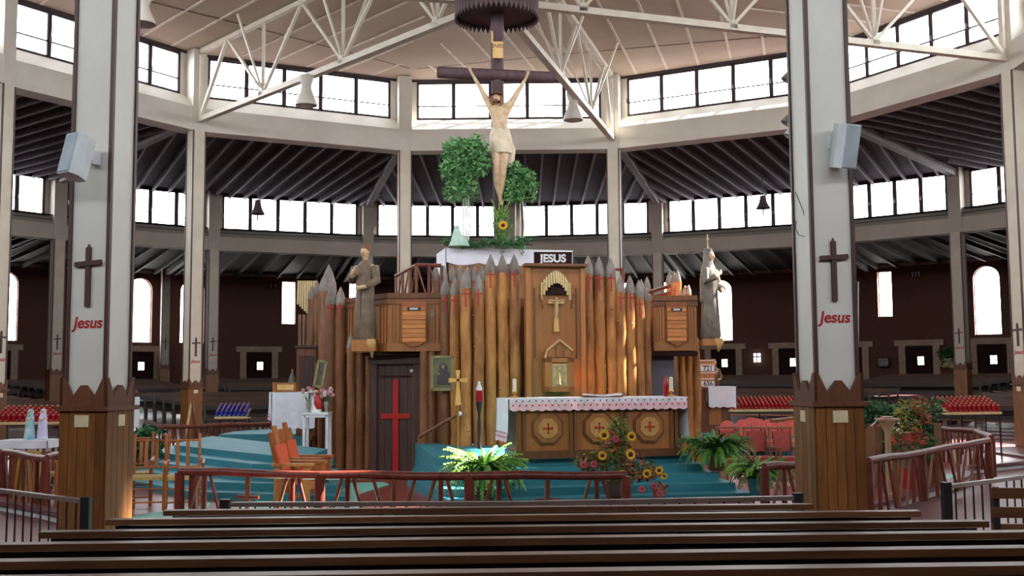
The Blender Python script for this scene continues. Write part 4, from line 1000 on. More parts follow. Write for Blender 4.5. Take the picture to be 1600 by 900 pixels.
saint('saint_statue', BR, (W(1112, 386, 20.6).z - BR[2]) * .97, math.radians(55), 'tall carved statue of a shawled woman on the bracket right of the right pulpit', mat('grey brown carved robe', '7a7064', .5, '4c443c', scale=7), True)
sm_ = W(1117, 620, 24.6); sm_z = W(1112, 630, 24.6).z; saint('saint_statue', (sm_.x, sm_.y, sm_z), 1.0, math.radians(30), 'small dark carved figure standing behind the hymn board below the right bracket', mat('dark carved oak', '6a4630', .5), False)
MB().lathe([(.16, 0), (.14, .04), (.07, .1), (.07, sm_z - PZ - .1), (.16, sm_z - PZ)], 12, (sm_.x, sm_.y, PZ)).top('pedestal', PANELD, 'turned dark pedestal under the small carved figure behind the hymn board', 'pedestal')
# ------------------------------------------------------------ main altar
ar = math.radians(12)
a = G(803, 717, PZ); b = G(1062, 713, PZ); AZ = a.y + 24; ac = (a + b) / 2
aw = (b - a).length + .18; ah = .86
mal = empty('altar_table', (ac.x - .05, ac.y + .4, PZ), ar, 'main wooden altar with three octagonal medallions at the top of the steps', 'altar')
MB().box((0, 0, ah / 2), (aw - .16, .7, ah)).build('body', PANEL, mal)
MB().box((0, -.03, .06), (aw - .1, .78, .12)).build('plinth', PANELD, mal)
MB().box((0, 0, ah + .015), (aw + .04, .86, .05)).build('top_slab', PANELD, mal)
for i in range(4):
    x = -aw / 2 + .16 + (aw - .32) * i / 3
    for dx in (-.035, .035): MB().box((x + dx, -.37, .47), (.045, .04, .7)).build('pilaster', PANELD, mal)
for i in range(3):
    x = (i - 1) * (aw - .32) / 3; z = .46
    def octp(r, y): return [(x + r * math.cos(PI / 8 + PI / 4 * k), y, z + r * math.sin(PI / 8 + PI / 4 * k)) for k in range(8)]
    MB().poly(octp(.27, -.35), (0, -.03, 0)).build('medallion_rim', PANELD, mal)
    md = MB().poly(octp(.235, -.38), (0, -.02, 0)).build('medallion', PANEL, mal)
    MB().poly(octp(.16, -.40), (0, -.015, 0)).build('medallion_centre', mat('honey carved centre', 'c49458', .45, 'a87a40', scale=10), md)
    c = MB().box((x, -.42, z), (.018, .01, .15)).box((x, -.42, z), (.15, .01, .018))
    for (dx, dz_) in ((.07, 0), (-.07, 0), (0, .07), (0, -.07)): c.box((x + dx, -.421, z + dz_), (.04 if dz_ else .014, .01, .014 if dz_ else .04))
    c.build('red_cross', REDPAINT, md)
cloth('altar_cloth', -aw / 2 - .04, aw / 2 + .04, -.43, .43, ah + .045, .14, .62, .62, 'white linen cloth with pink scalloped lace and crimson motifs over the main altar', 'cloth', rz=ar, loc=mal.location, sc_n=7, lace=.085, dots=True, scal=.03)
ATZ = PZ + ah + .06
def onaltar(px, py, Z=16.75): p = W(px, py, Z); return Vector((p.x, p.y, ATZ))
def candle(px, h, label, m=WHITEP):
    p = onaltar(px, 620); t = empty('candle', p, 0, label, 'candle')
    MB().lathe([(.06, 0), (.065, .015), (.02, .03), (.018, .07), (.04, .085), (.035, .1)], 16).build('holder', GOLD, t)
    MB().lathe([(.03, .09), (.03, h), (.012, h + .01)], 14).build('wax', mat('ivory wax', 'ece4cc', .5), t); MB().tube([(0, 0, h), (0, 0, h + .02)], .003, 5).build('wick', BLACK, t)
candle(804, .29, 'ivory candle in a brass holder at the left end of the main altar'); candle(1049, .30, 'ivory candle in a brass holder at the right end of the main altar')
p = onaltar(1041, 620, 16.95); t = empty('red_banner', p, 0, 'pointed red glass vigil lamp beside the right altar candle', 'lamp'); t.name = 'vigil_lamp'
MB().lathe([(.04, 0), (.045, .02), (.05, .2), (.035, .26), (.008, .34)], 14).build('glass', REDGL, t)
p = onaltar(941, 622); t = empty('open_book', p, math.radians(9), 'open white missal lying on the main altar', 'book')
for sx in (-1, 1): MB().box((sx * .15, 0, .035), (.29, .22, .025), R=Matrix.Rotation(-sx * .1, 3, 'Y')).build('page_block', WHITEP, t)
MB().box((0, 0, .008), (.62, .24, .012)).build('book_cover', TRIM, t)

# processional cross, vigil stand, candlestick beside the steps
p = G(715, 744, .3); t = empty('processional_cross', W(716, 742, 16.2), 0, 'pale gold processional cross on a tall pole in a stand left of the steps', 'cross'); t.location.z = DZ
px_, py_ = t.location.x, t.location.y; zc_ = W(715, 594, 16.2).z - DZ
MB().tube([(0, 0, .02), (0, 0, W(715, 632, 16.2).z - DZ)], .018, 10).lathe([(.16, 0), (.15, .03), (.03, .06), (.03, .2), (.02, .22)], 16).build('pole', GOLD, t)
def flare(a, w0, w1): 
    d = Vector(a).normalized(); s_ = Vector((d.z, 0, -d.x)); return [s_ * w0, Vector(a) + s_ * w1, Vector(a) - s_ * w1, -s_ * w0]
cm = MB()
for a_, w1 in (((0, 0, .15), .035), ((.14, 0, 0), .035), ((-.14, 0, 0), .035), ((0, 0, -.38), .045)): cm.poly([Vector((0, -.02, zc_)) + v for v in flare(a_, .018, w1)], (0, .035, 0))
cm.build('cross_head', mat('pale gold paint', 'e8b870', .4, 'd09c50'), t)
t = empty('vigil_stand', (W(749, 700, 18.6).x, W(749, 700, 18.6).y, PZ - .22), 0, 'dark turned vigil stand with red glass and white top beside the shrine logs', 'stand')
h0 = W(749, 628, 18.6).z - (PZ - .22)
MB().lathe([(.16, 0), (.14, .04), (.03, .08), (.035, .3), (.02, .34), (.035, .6), (.022, .8), (.05, h0 - .05), (.06, h0)], 16).build('turned_pole', BLACK, t)
MB().lathe([(.05, h0), (.065, h0 + .06), (.055, h0 + .2)], 14).build('red_glass', REDGL, t); MB().lathe([(.05, h0 + .2), (.055, h0 + .24), (.02, h0 + .32), (.03, h0 + .34), (.005, h0 + .36)], 14).build('white_cap', WHITEP, t)
t = empty('metal_post', (W(749, 610, 18.8).x - .02, W(749, 610, 18.8).y + .1, PZ - .2), 0); bpy.data.objects.remove(t)
# picture frames
def picture(name, cpx, cpy, Z, w, h, rz, tilt, label, fm, im):
    c = W(cpx, cpy, Z); t = empty(name, (c.x, c.y, c.z - h / 2), rz, label, 'picture'); R = Matrix.Rotation(tilt, 3, 'X')
    for x, z, a_, b_ in ((0, .02, w, .05), (0, h - .02, w, .05), (-w / 2 + .02, h / 2, .05, h), (w / 2 - .02, h / 2, .05, h)): MB().box(R @ Vector((x, 0, z)), (a_, .04, b_), R=R).build('frame_bar', fm, t)
    MB().box(R @ Vector((0, .005, h / 2)), (w - .06, .02, h - .06), R=R).build('canvas', im, t)
    return t
OLIVE = mat('olive gilt frame', '8c8458', .5, '6c6440', scale=12)
pt_ = picture('framed_icon', 691, 583, 19.7, .42, .64, math.radians(-6), 0, 'framed icon of mother and child hung on the logs right of the shrine door', OLIVE, mat('icon ground', '6c6a4a', .5, '4a4834', scale=5))
MB().ball((.02, -.01, .43), .075, 12, 8, 1, .25, 1.2).loft([(.12, .02, -.012, .13, .02, .05), (.32, .02, -.012, .11, .02, .03), (.42, .02, -.012, .05, .02, 0)], 16).build('icon_robe', mat('icon robe', '453c3c', .6), pt_)
MB().ball((.02, -.022, .425), .042, 10, 7, .8, .3, 1.1).ball((-.06, -.025, .3), .03, 8, 6, 1, .3, 1).build('icon_faces', mat('icon skin', '8c7458', .6), pt_)
picture('framed_picture', 497, 584, 20.2, .2, .52, math.radians(-15), math.radians(-4), 'narrow gilt framed picture leaning on the logs above the flower table', OLIVE, mat('dim picture', '5c5440', .5, '3a3428', scale=5)).rotation_euler = (0, math.radians(9), math.radians(-15))

# ------------------------------------------------------------ things on the left wing of the platform
Zl = 21.0
a = W(432, 613, Zl); b = W(478, 613, Zl); w = 62 * pxm(Zl)
t = empty('side_altar', (W(452, 615, Zl).x, a.y + .3, PZ), math.radians(16), 'small side altar on the left wing under a white lace-edged cloth', 'altar')
zt = W(452, 614, Zl).z - PZ
MB().box((0, 0, zt - .03), (w, .6, .06)).build('top_slab', PANELD, t)
for x in (-1, 1):
    for y in (-1, 1): MB().box((x * (w / 2 - .06), y * .23, zt / 2), (.07, .07, zt - .04)).build('leg', PANELD, t)
cloth('altar_cloth', -w / 2 - .02, w / 2 + .02, -.32, .32, zt + .0, .68, .5, .4, 'white cloth with pink lace side over the left side altar', 'cloth', rz=math.radians(16), loc=t.location, sc_n=6, lace=.06, dots=True, ls='l')
c = W(448, 603, Zl + .2); t = empty('wooden_box', (c.x, c.y + .1, PZ + zt + .02), math.radians(-10), 'light oak bookstand box on the left side altar', 'box')
bw = 34 * pxm(Zl); MB().box((0, 0, .09), (bw, .22, .18)).build('body', PANEL, t); MB().box((0, -.12, .09), (bw * .8, .01, .11)).build('front_panel', CARVE, t); MB().box((-bw / 2 - .03, 0, .09), (.05, .24, .2)).build('end_board', PANEL, t)
t = empty('cone_ornament', (c.x + .04, c.y + .35, PZ + zt + .02), 0, 'small grey cone ornament standing behind the oak box', 'ornament'); MB().lathe([(.12, 0), (.1, .12), (.06, .28), (.01, .42)], 14).build('cone', mat('grey green foil', '5a5a50', .5, '3c3c36', scale=20), t); MB().ball((0, 0, .43), .02, 8, 6).build('tip', GOLD, t)
# tall cabinet behind
c = W(481, 600, 23.2); t = empty('wooden_cabinet', (c.x, c.y, PZ), 0, 'tall dark wooden cabinet at the left end of the log shrine', 'cabinet')
zt2 = W(481, 542, 23.2).z - PZ; MB().box((0, 0, zt2 / 2), (.42, .4, zt2)).build('body', PANELD, t); MB().box((0, -.02, zt2), (.48, .46, .05)).build('top', DOORW, t); MB().box((.0, -.21, zt2 / 2), (.3, .02, zt2 * .8)).build('door_panel', DOORW, t)
# corbel of sticks at far left
c = W(480, 470, 23.6); t = empty('stick_corbel', (c.x, c.y, W(480, 505, 23.6).z), 0, 'fan of light wooden sticks projecting at the left end of the shrine', 'ornament')
for i in range(9):
    x = -.2 + i * .05; MB().beam((x, -.05 + .01 * i, .42 - i * .05), (x, 0, .95), .032, .04).build('stick', PALEW, t)
for i in range(5): MB().beam((-.18 + i * .09, .08, .2), (-.18 + i * .09, .08, -.55), .05, .05).build('stick', LOGD, t)
# white table with flowers
Zt = 19.9; a = W(472, 645, Zt); b = W(513, 645, Zt); wd_ = (b.x - a.x); t = empty('white_table', ((a.x + b.x) / 2, a.y + .22, DZ + .33), 0, 'small white wooden table with slim legs on the left steps', 'table')
zt3 = a.z - (DZ + .33)
MB().box((0, 0, zt3 - .02), (wd_, .42, .04)).build('tabletop', WHITEP, t); MB().box((0, -.19, zt3 - .06), (wd_ - .06, .02, .06)).build('apron', WHITEP, t)
for x in (-1, 1):
    for y in (-1, 1): MB().box((x * (wd_ / 2 - .03), y * .18, zt3 / 2 - .02), (.05, .04, zt3 - .04)).build('leg', WHITEP, t)
tt = Vector((t.location.x, t.location.y, DZ + .33 + zt3))
t = empty('heart_figure', tt + Vector((-.02, 0, 0)), 0, 'small white and red figurine on the white table between two flower vases', 'figurine')
MB().loft([(0, 0, 0, .1, .08, .05), (.1, 0, 0, .09, .075, .06), (.25, 0, 0, .075, .06, .03), (.34, 0, 0, .035, .035, 0)], 20).build('white_base', WHITEP, t)
MB().loft([(.06, .04, -.03, .06, .05, .0), (.16, .035, -.03, .085, .06, .02), (.28, .02, -.02, .07, .05, .02), (.34, .01, -.01, .03, .03, 0)], 18).build('red_mantle', REDPAINT, t); MB().ball((0, 0, .39), .035, 10, 7).build('head', FLESH, t)
def flowers(loc, label, n, r, cols, h=.28, vase=None, seed=1):
    t = empty('flower_vase', loc, 0, label, 'flowers'); R_ = random.Random(seed)
    MB().lathe([(.05, 0), (.03, .02), (.03, .06), (.055, .16), (.04, .2)], 14).build('vase', vase or mat('glass vase', '8c8c78', .2), t)
    for i in range(n):
        a = R_.uniform(0, 2 * PI); q = R_.uniform(.2, 1) * r; p = Vector((math.cos(a) * q, math.sin(a) * q * .8, h + R_.uniform(-.02, .12) + (r - q) * .5))
        MB().tube([(0, 0, .15), p], .004, 4).build('stem', GREEND, t); b = MB()
        for k in range(6):
            aa = k * PI / 3; b.ball(p + Vector((math.cos(aa) * .022, -.01, math.sin(aa) * .022)), .018, 6, 4, 1, .6, 1)
        b.build('blossom', cols[i % len(cols)], t)
    return t
PINK = mat('dusty pink petals', 'c88c94', .7, 'a0707a'); WHITEF = mat('white petals', 'e8e4dc', .7)
flowers(tt + Vector((-.17, .03, 0)), 'vase of pink and white flowers on the left of the white table', 14, .14, [PINK, WHITEF, PINK], .3, seed=3)
flowers(tt + Vector((.17, .0, 0)), 'vase of pink and white flowers on the right of the white table', 14, .14, [PINK, PINK, WHITEF], .3, seed=5)
# small handrail right of the door
A = W(655, 683, 20.0); B = W(718, 646, 19.3); t = empty('handrail', (A.x, A.y, DZ), 0, 'short wooden handrail sloping up past the logs right of the shrine door', 'handrail')
pole(A, B, .035, LOGD, t, 'rail'); pole((A.x, A.y, DZ), A, .03, LOGD, t, 'post'); MB().ball(B, .045, 8, 6).build('knob', WHITEP, t, True)

# ------------------------------------------------------------ things on the right wing
Zr = 23.4
c = W(1104, 583, Zr + .6); t = empty('hymn_board', (c.x, c.y, W(1101, 610, Zr + .6).z), 0, 'wooden hymn board with white number strips 721 and 636', 'sign')
hb_ = 48 * pxm(Zr + .6); MB().box((0, .02, hb_ / 2), (.36, .04, hb_)).build('board', PANEL, t)
for i, (f, s_) in enumerate(((.97, None), (.83, None), (.69, '721'), (.57, None), (.37, None), (.2, '636'), (.08, None))):
    if s_: 
        MB().box((.0, -.006, f * hb_ + .01), (.34, .012, .115)).build('number_strip', WHITEP, t); text_obj(s_, .145, 'numerals', BLACK, t, face_m((.03, -.014, f * hb_ + .01), (0, -1, 0)), .002, bold=.003)
    else: MB().box((0, -.006, f * hb_), (.35, .012, .02)).build('strip_rail', WHITEP, t)
MB().tube([(0, .05, -.9), (0, .05, .1)], .03, 8).build('post', PANELD, t)
c = W(1113, 640, Zr); t = empty('lectern', (c.x, c.y + .2, PZ), 0, 'panelled wooden lectern on the right wing of the platform', 'lectern')
lz = W(1110, 607, Zr).z - PZ
MB().box((0, 0, lz / 2), (.72, .42, lz)).build('body', PANELD, t); MB().box((.06, -.205, lz * .38), (.26, .02, lz * .4)).build('front_panel', PANEL, t); MB().box((0, -.02, lz), (.7, .48, .05)).build('top', PANELD, t); MB().box((0, -.02, .05), (.7, .46, .1)).build('plinth', PANELD, t)
cloth('lectern_cloth', -.1, .50, -.30, .26, lz + .03, .42, .3, .40, 'white cloth with pink edge hanging over the lectern right of the shrine', 'cloth', rz=0, loc=t.location, sc_n=6, lace=.05, ls='r')
c = W(1220, 655, 17.6)
t = empty('wooden_shelf', W(1245, 655, 19.5), math.radians(10), 'weathered wooden arm bracket projecting left of the right foreground column', 'shelf'); MB().box((-.25, 0, 0), (.5, .14, .05), R=Matrix.Rotation(-.1, 3, 'Y')).build('arm', PANELD, t); MB().beam((0, 0, 0), (0, 0, -.55), .06, .06).build('post', PANELD, t); t.location.z = W(1245, 655, 19.5).z; MB().box((0, 0, -.75), (.1, .1, .5)).build('stand', PANELD, t)

# ------------------------------------------------------------ chairs
def armchair(label, seatm, framem, loc, rz, group, s=1):
    t = empty('armchair', loc, rz, label, 'chair', group)
    MB().box((0, 0, .44), (.5, .46, .08)).build('seat', seatm, t)
    R = Matrix.Rotation(math.radians(-10), 3, 'X')
    MB().box((0, .25, .78), (.37, .06, .42), R=R).build('backrest', seatm, t)
    for x in (-.25, .25):
        MB().beam((x, .22, 0), (x, .3, 1.06), .04, .05, (0, 1, 0)).build('leg', framem, t); MB().beam((x, -.22, 0), (x, -.22, .66), .04, .04, (0, 1, 0)).build('leg', framem, t)
        MB().beam((x, .26, .66), (x, -.26, .67), .06, .035).build('armrest', framem, t)
    MB().box((0, .3, 1.05), (.54, .05, .05)).build('top_rail', framem, t)
    MB().box((0, -.2, .37), (.5, .03, .05)).build('apron', framem, t)
    return t
Zc = 18.5
for i, (x, lb) in enumerate(((1146, 'dark red armchair nearest the lectern on the right wing'), (1189, 'middle dark red armchair on the right wing'), (1229, 'dark red armchair partly behind the right foreground column'))):
    p = W(x, 700, Zc - i * .12); armchair(lb, REDARM, mat('tan mahogany frame', '8c5a44', .4), (p.x, p.y, DZ), math.radians(12), 'red armchairs right of the altar').scale = (.8, .8, .84)
for i, (x, y) in enumerate(((1143, 666), (1168, 664), (1192, 663), (1209, 664), (1228, 668), (1180, 661), (1242, 664))):
    Z = 21.3 + (0, 0, .6, 0, .6, .65, 0)[i]; p = W(x, 700, Z); t = empty('coral_chair', (p.x, p.y, DZ), math.radians(10), 'rounded coral red chair in the back row behind the armchairs, %s' % ('leftmost', 'second from left', 'third from left', 'fourth from left', 'fifth from left', 'half hidden behind the second', 'at the right end')[i], 'chair', 'coral chairs behind the red armchairs')
    zt = W(x, y - 10, Z).z - DZ
    MB().lathe([(.02, -.03), (.165, -.028), (.18, 0), (.165, .028), (.02, .03)], 16).build('backrest', REDFAB, t); o = t.children[0]; o.rotation_euler = (PI / 2, 0, 0); o.location = (0, .2, zt - .2); o.scale = (1, 1.0, 1)
    MB().box((0, 0, .45), (.42, .42, .07)).build('seat', REDFAB, t)
    for lx in (-.18, .18):
        for ly in (-.18, .2): MB().tube([(lx, ly, 0), (lx, ly, .44 if ly < 0 else zt - .15)], .014, 6).build('leg', BLACK, t)
# orange wooden chairs facing right
def plank_chair(label, px, Z, rz):
    p = W(px, 720, Z); t = empty('plank_armchair', (p.x, p.y, DZ), rz, label, 'chair', 'orange plank armchairs')
    # front is local -Y
    MB().box((0, 0, .42), (.56, .52, .05)).build('seat', ORCH, t); MB().box((0, -.02, .47), (.48, .46, .06)).build('cushion', ORCU, t)
    R = Matrix.Rotation(math.radians(-14), 3, 'X')
    for i in range(3): MB().box((-.17 + .17 * i, .33, .80 + (.05 if i == 1 else 0)), (.155, .035, .74 + (.1 if i == 1 else 0)), R=R).build('back_slat', ORCH, t)
    MB().box((0, .27, .76), (.40, .05, .42), R=R).build('back_cushion', ORCU, t)
    for x in (-.31, .31):
        MB().box((x, -.26, .33), (.06, .11, .66)).build('leg', ORCH, t); MB().box((x, .22, .33), (.06, .11, .66)).build('leg', ORCH, t)
        MB().box((x, -.03, .68), (.14, .68, .04)).build('armrest', ORCH, t)
    MB().box((0, -.28, .36), (.56, .03, .12)).build('apron', ORCH, t)
    MB().box((0, -.03, .18), (.56, .04, .05)).build('stretcher', ORCH, t)
    t.scale = (.86, .86, .9)
    return t
plank_chair('orange-brown plank armchair nearest the lens, facing right across the dais', 466, 15.0, math.radians(80))
plank_chair('second orange-brown plank armchair just behind the first, facing right', 480, 16.1, math.radians(80))
# rustic stick chairs
def stick_chair(label, px, Z, rz, arms=True):
    p = W(px, 720, Z); t = empty('stick_chair', (p.x, p.y, DZ), rz, label, 'chair', 'rustic stick chairs left of the dais')
    H = 1.0
    for x in (-.22, .22):
        MB().tube([(x, .2, 0), (x * 1.02, .22, .5), (x * 1.05, .3, H)], .02, 8).ball((x * 1.05, .3, H), .026, 8, 6).build('leg', ORCH, t); MB().tube([(x * 1.1, -.22, 0), (x * 1.1, -.22, .64)], .02, 8).build('leg', ORCH, t)
        if arms: MB().tube([(x * 1.02, .24, .64), (x * 1.25, 0, .67), (x * 1.1, -.26, .63)], .018, 8).build('armrest', ORCH, t)
        for z in (.14, .26): MB().tube([(x, .2, z), (x * 1.1, -.22, z)], .012, 6).build('stretcher', ORCH, t)
    for z in (.56, .93): MB().tube([(-.23, .235 + (z - .56) * .16, z), (.23, .235 + (z - .56) * .16, z)], .016, 6).build('back_rail', ORCH, t)
    for x in (-.07, .07): MB().box((x, .265, .75), (.05, .015, .38), R=Matrix.Rotation(-.14, 3, 'X')).build('splat', ORCH, t)
    for z in (.12, .3): MB().tube([(-.24, -.22, z), (.24, -.22, z)], .013, 6).build('stretcher', ORCH, t)
    MB().box((0, 0, .44), (.47, .44, .045)).build('seat', WICK, t)
    return t
stick_chair('rustic stick armchair with woven seat half hidden behind the left column', 210, 15.5, math.radians(14))
stick_chair('rustic stick armchair with woven seat, the middle one left of the rail post', 232, 14.9, math.radians(10))
stick_chair('rustic stick armchair with woven seat standing right behind the red rail post', 287, 14.9, math.radians(20))
stick_chair('rustic stick chair just left of the left foreground column', 92, 15.6, math.radians(-30))

# ------------------------------------------------------------ rustic communion rails
RH = .72
def rail(name, pts, label, pattern, z0=DZ, h=RH, r=.05, ends=True, mpost=REDRAIL, post_r=.065, extra=0):
    P = [Vector((p[0], p[1], 0)) for p in pts]
    t = empty(name, (P[0].x, P[0].y, z0), 0, label, 'railing')
    up = lambda p, z: Vector((p.x, p.y, z0 + z))
    for i in range(len(P) - 1):
        p, q = P[i], P[i + 1]; d = q - p; L_ = d.length
        MB().tube([up(p, h - r * .8), up(p.lerp(q, .33), h - r * .6), up(p.lerp(q, .66), h - r * .9), up(q, h - r * .8)], [r, r * 1.04, r * .95, r], 10).build('top_rail', mpost, t, True)
        MB().tube([up(p, 0), up(p, h - r)], [post_r, post_r * .92], 12).build('post', mpost, t, True)
        pat = pattern[i % len(pattern)]; n = len(pat); s_ = 1 / (n + .2)
        for j, ch in enumerate(pat):
            c = (j + .6) * s_; w = s_ * .46
            v = p.lerp(q, c); pole(up(v, .0), up(v, h - r), .03 if ch != 'x' else .033, BROWNPOLE if j % 2 else mpost, t, 'baluster')
            if ch == 'A':
                pole(up(p.lerp(q, c - w), 0), up(p.lerp(q, c - w * .25), h - r), .022, BROWNPOLE, t, 'brace'); pole(up(p.lerp(q, c + w), 0), up(p.lerp(q, c + w * .25), h - r), .022, mpost, t, 'brace')
            if ch == 'V':
                pole(up(p.lerp(q, c - w * .2), 0), up(p.lerp(q, c - w), h - r), .022, mpost, t, 'brace'); pole(up(p.lerp(q, c + w * .2), 0), up(p.lerp(q, c + w), h - r), .022, BROWNPOLE, t, 'brace')
            if ch == 'x': pole(up(p.lerp(q, c - w * .55), h * .56), up(p.lerp(q, c + w * .55), h * .56), .024, mpost, t, 'cross_arm')
    if ends: MB().tube([up(P[-1], 0), up(P[-1], h - r)], [post_r, post_r * .92], 12).build('post', mpost, t, True)
    return t
zr = DZ + RH - .02
fr_ = rail('communion_rail', [gp(281, 734, zr), gp(500, 740, zr), gp(733, 741, zr), gp(978, 740, zr)], 'red-brown log communion rail with crosses in front of the altar steps', ['AxA', 'AVA', 'AxA'])
q = fr_.location; MB().tube([(.17, 0, 0), (.17, 0, RH - .08)], [.06, .055], 12).build('post', REDRAIL, fr_)
rail('communion_rail', [gp(1194, 727, zr), gp(1256, 723, zr)], 'short piece of red-brown log rail left of the right foreground column', ['A'])
rail('communion_rail', [gp(1356, 718, zr), gp(1440, 705, zr), gp(1544, 686, zr)], 'red-brown log rail with slanted braces right of the right foreground column', ['AVA', 'AVA'])
rail('communion_rail', [gp(1549, 682, zr), gp(1525, 672, zr), gp(1470, 668, zr)], 'far run of the red-brown log rail turning back behind the corner post', ['AV', 'AVA'])
rail('communion_rail', [gp(6, 704, zr), gp(72, 715, zr)], 'red-brown log rail curving at the far left of the photo', ['VAV'])
rail('communion_rail', [gp(72, 713, zr), gp(112, 704, zr)], 'short log rail beside the left foreground column, seen end on', ['A'])
rail('communion_rail', [gp(228, 667, zr), gp(330, 664, zr), gp(425, 661, zr)], 'distant red-brown log rail behind the left wing of the stepped platform', ['AVAVAV', 'AVAVAV'])
# iron balustrades
def ironrail(pts, label, zt, h=.82, sp=.12):
    P = [Vector((p[0], p[1], 0)) for p in pts]; z0 = zt - h; t = empty('iron_railing', (P[0].x, P[0].y, z0), 0, label, 'railing')
    for i in range(len(P) - 1):
        p, q = P[i], P[i + 1]; L_ = (q - p).length
        MB().beam(Vector((p.x, p.y, zt - .02)), Vector((q.x, q.y, zt - .02)), .06, .035).build('handrail', GREYRAIL, t, True)
        MB().beam(Vector((p.x, p.y, z0 + .1)), Vector((q.x, q.y, z0 + .1)), .03, .025).build('bottom_rail', BLACK, t, True)
        n = int(L_ / sp)
        for k in range(1, n): v = p.lerp(q, k / n); MB().beam((v.x, v.y, z0 + .1), (v.x, v.y, zt - .03), .013, .013, (1, 0, 0)).build('baluster', BLACK, t, True)
    for v in (P[0], P[-1]): MB().box((v.x, v.y, z0 + (h + .02) / 2), (.075, .075, h + .02)).build('post', BLACK, t, True)
    return t
ironrail([gp(352, 784, .90), gp(800, 783, .90), gp(1246, 774, .90)], 'low iron railing with grey handrail between the pews and the communion rail', .90)
ironrail([gp(1478, 757, .90), gp(1560, 747, .90), gp(1640, 736, .90)], 'black iron railing with grey handrail at the right edge of the photo', .90, sp=.145)
ironrail([gp(-60, 758, .90), gp(0, 763, .90), gp(135, 780, .90)], 'black iron railing with dark handrail left of the left foreground column', .90, sp=.145)
# slatted bench on the right
p = G(1562, 770, .92); t = empty('slatted_bench', (p.x + .5, p.y + .1, .0), math.radians(-8), 'dark slatted bench end at the right edge behind the iron railing', 'bench')
for z, y in ((.90, .0), (.74, .01), (.60, .02)): MB().box((0, y, z), (1.0, .035, .09)).build('back_slat', PEW, t)
for y in (-.12, -.26, -.4): MB().box((0, y, .44), (1.0, .11, .03)).build('seat_slat', PEW, t)
for x in (-.46, .46): MB().beam((x, .02, 0), (x, .03, .95), .05, .06, (0, 1, 0)).beam((x, -.42, 0), (x, -.42, .43), .05, .05, (0, 1, 0)).beam((x, -.45, .42), (x, .02, .42), .05, .05).build('bench_end', BLACK, t)

# ------------------------------------------------------------ votive stands, statuettes
def votive(label, cpx, cpy, Z, w, d, rows, glass, rz=0, zf=.0, leg=BLACK):
    c = W(cpx, cpy, Z); t = empty('votive_stand', (c.x, c.y, zf), rz, label, 'votive stand'); h = c.z - zf
    nn = int(w / .11)
    for i in range(rows):
        MB().box((0, -d / 2 + d * (i + .5) / rows, h - .1 + .045 * i), (w, d / rows * .98, .03)).build('tier', PALEW, t)
        g = MB(); tp = MB()
        for k in range(nn):
            x = -w / 2 + w * (k + .5) / nn; y = -d / 2 + d * (i + .5) / rows; z = h - .085 + .045 * i
            g.lathe([(.034, z), (.042, z + .13)], 8, (x, y, 0)); tp.box((x, y, z + .145), (.035, .035, .03))
        go = g.build('votive_glasses', glass, t, kind='stuff'); tp.build('candle_tops', mat('pale tapers', 'b88468', .6), t, kind='stuff')
    for x in (-w / 2 + .04, 0, w / 2 - .04):
        for y in (-d / 2 + .03, d / 2 - .03): MB().beam((x, y, 0), (x, y, h - .1), .03, .03, (1, 0, 0)).build('leg', leg, t)
    MB().box((0, 0, h - .13), (w, d, .02)).build('frame', PALEW, t)
votive('long votive stand with rows of red glasses at the right behind the log rail', 1512, 637, 23.5, 1.25, .6, 5, REDGL, math.radians(8))
votive('votive stand with dark red glasses behind the coral chairs', 1190, 634, 28, 1.9, .6, 5, REDGL, 0)
votive('votive stand with red glasses behind the left foreground column', 52, 652, 22.5, 1.4, .6, 5, REDGL, 0)
votive('small votive stand with blue glasses on a light wooden tray in the left distance', 364, 645, 27, .8, .5, 5, BLUE, 0)
# left table with two plaster statuettes
p = W(46, 688, 17.6); t = empty('cloth_table', (p.x, p.y, 0), 0, 'low table with white cloth at the far left carrying two statuettes', 'table'); zt = p.z
MB().box((0, 0, zt - .03), (.75, .45, .04)).build('tabletop', PANELD, t)
for x in (-.32, .32):
    for y in (-.18, .18): MB().box((x, y, zt / 2), (.04, .04, zt - .06)).build('leg', PANELD, t)
cloth('table_cloth', -.39, .39, -.24, .24, zt, .12, .12, .12, 'small white cloth on the far left table', 'cloth', rz=0, loc=t.location, sc_n=0)
for x, lb, m_ in ((46, 'pale blue robed plaster statuette, left of the two', PEOPLEB), (66, 'white and violet robed plaster statuette, right of the two', mat('white violet plaster', 'd8d4ec', .5, 'b8b0dc', scale=10))):
    q = W(x, 690, 17.6); t = empty('statuette', (q.x, p.y, zt + .02), 0, lb, 'figurine')
    MB().loft([(0, 0, 0, .09, .075, .05), (.2, 0, 0, .075, .06, .06), (.36, 0, 0, .065, .05, .03), (.41, 0, 0, .03, .03, 0)], 20, 7).build('robe', m_, t)
    MB().ball((0, 0, .445), .036, 10, 7, 1, 1, 1.15).build('head', FLESH, t); MB().loft([(.34, 0, .015, .065, .045, .0), (.42, 0, .012, .048, .04, 0), (.47, 0, .012, .044, .04, 0), (.495, 0, .01, .02, .02, 0)], 16).build('veil', m_, t); MB().tube([(-.05, -.03, .34), (0, -.07, .3), (.05, -.03, .34)], .014, 6).build('hands', FLESH, t)
p = W(45, 705, 16.8); t = empty('yellow_box', (p.x, p.y, DZ), math.radians(5), 'yellow wooden box chair back behind the left log rail', 'box'); MB().box((0, 0, p.z - DZ - .1), (.36, .05, .2)).box((0, 0, (p.z - DZ) / 2 - .1), (.3, .3, p.z - DZ - .2)).build('body', mat('yellow varnished board', 'c09440', .45, 'a07830'), t)
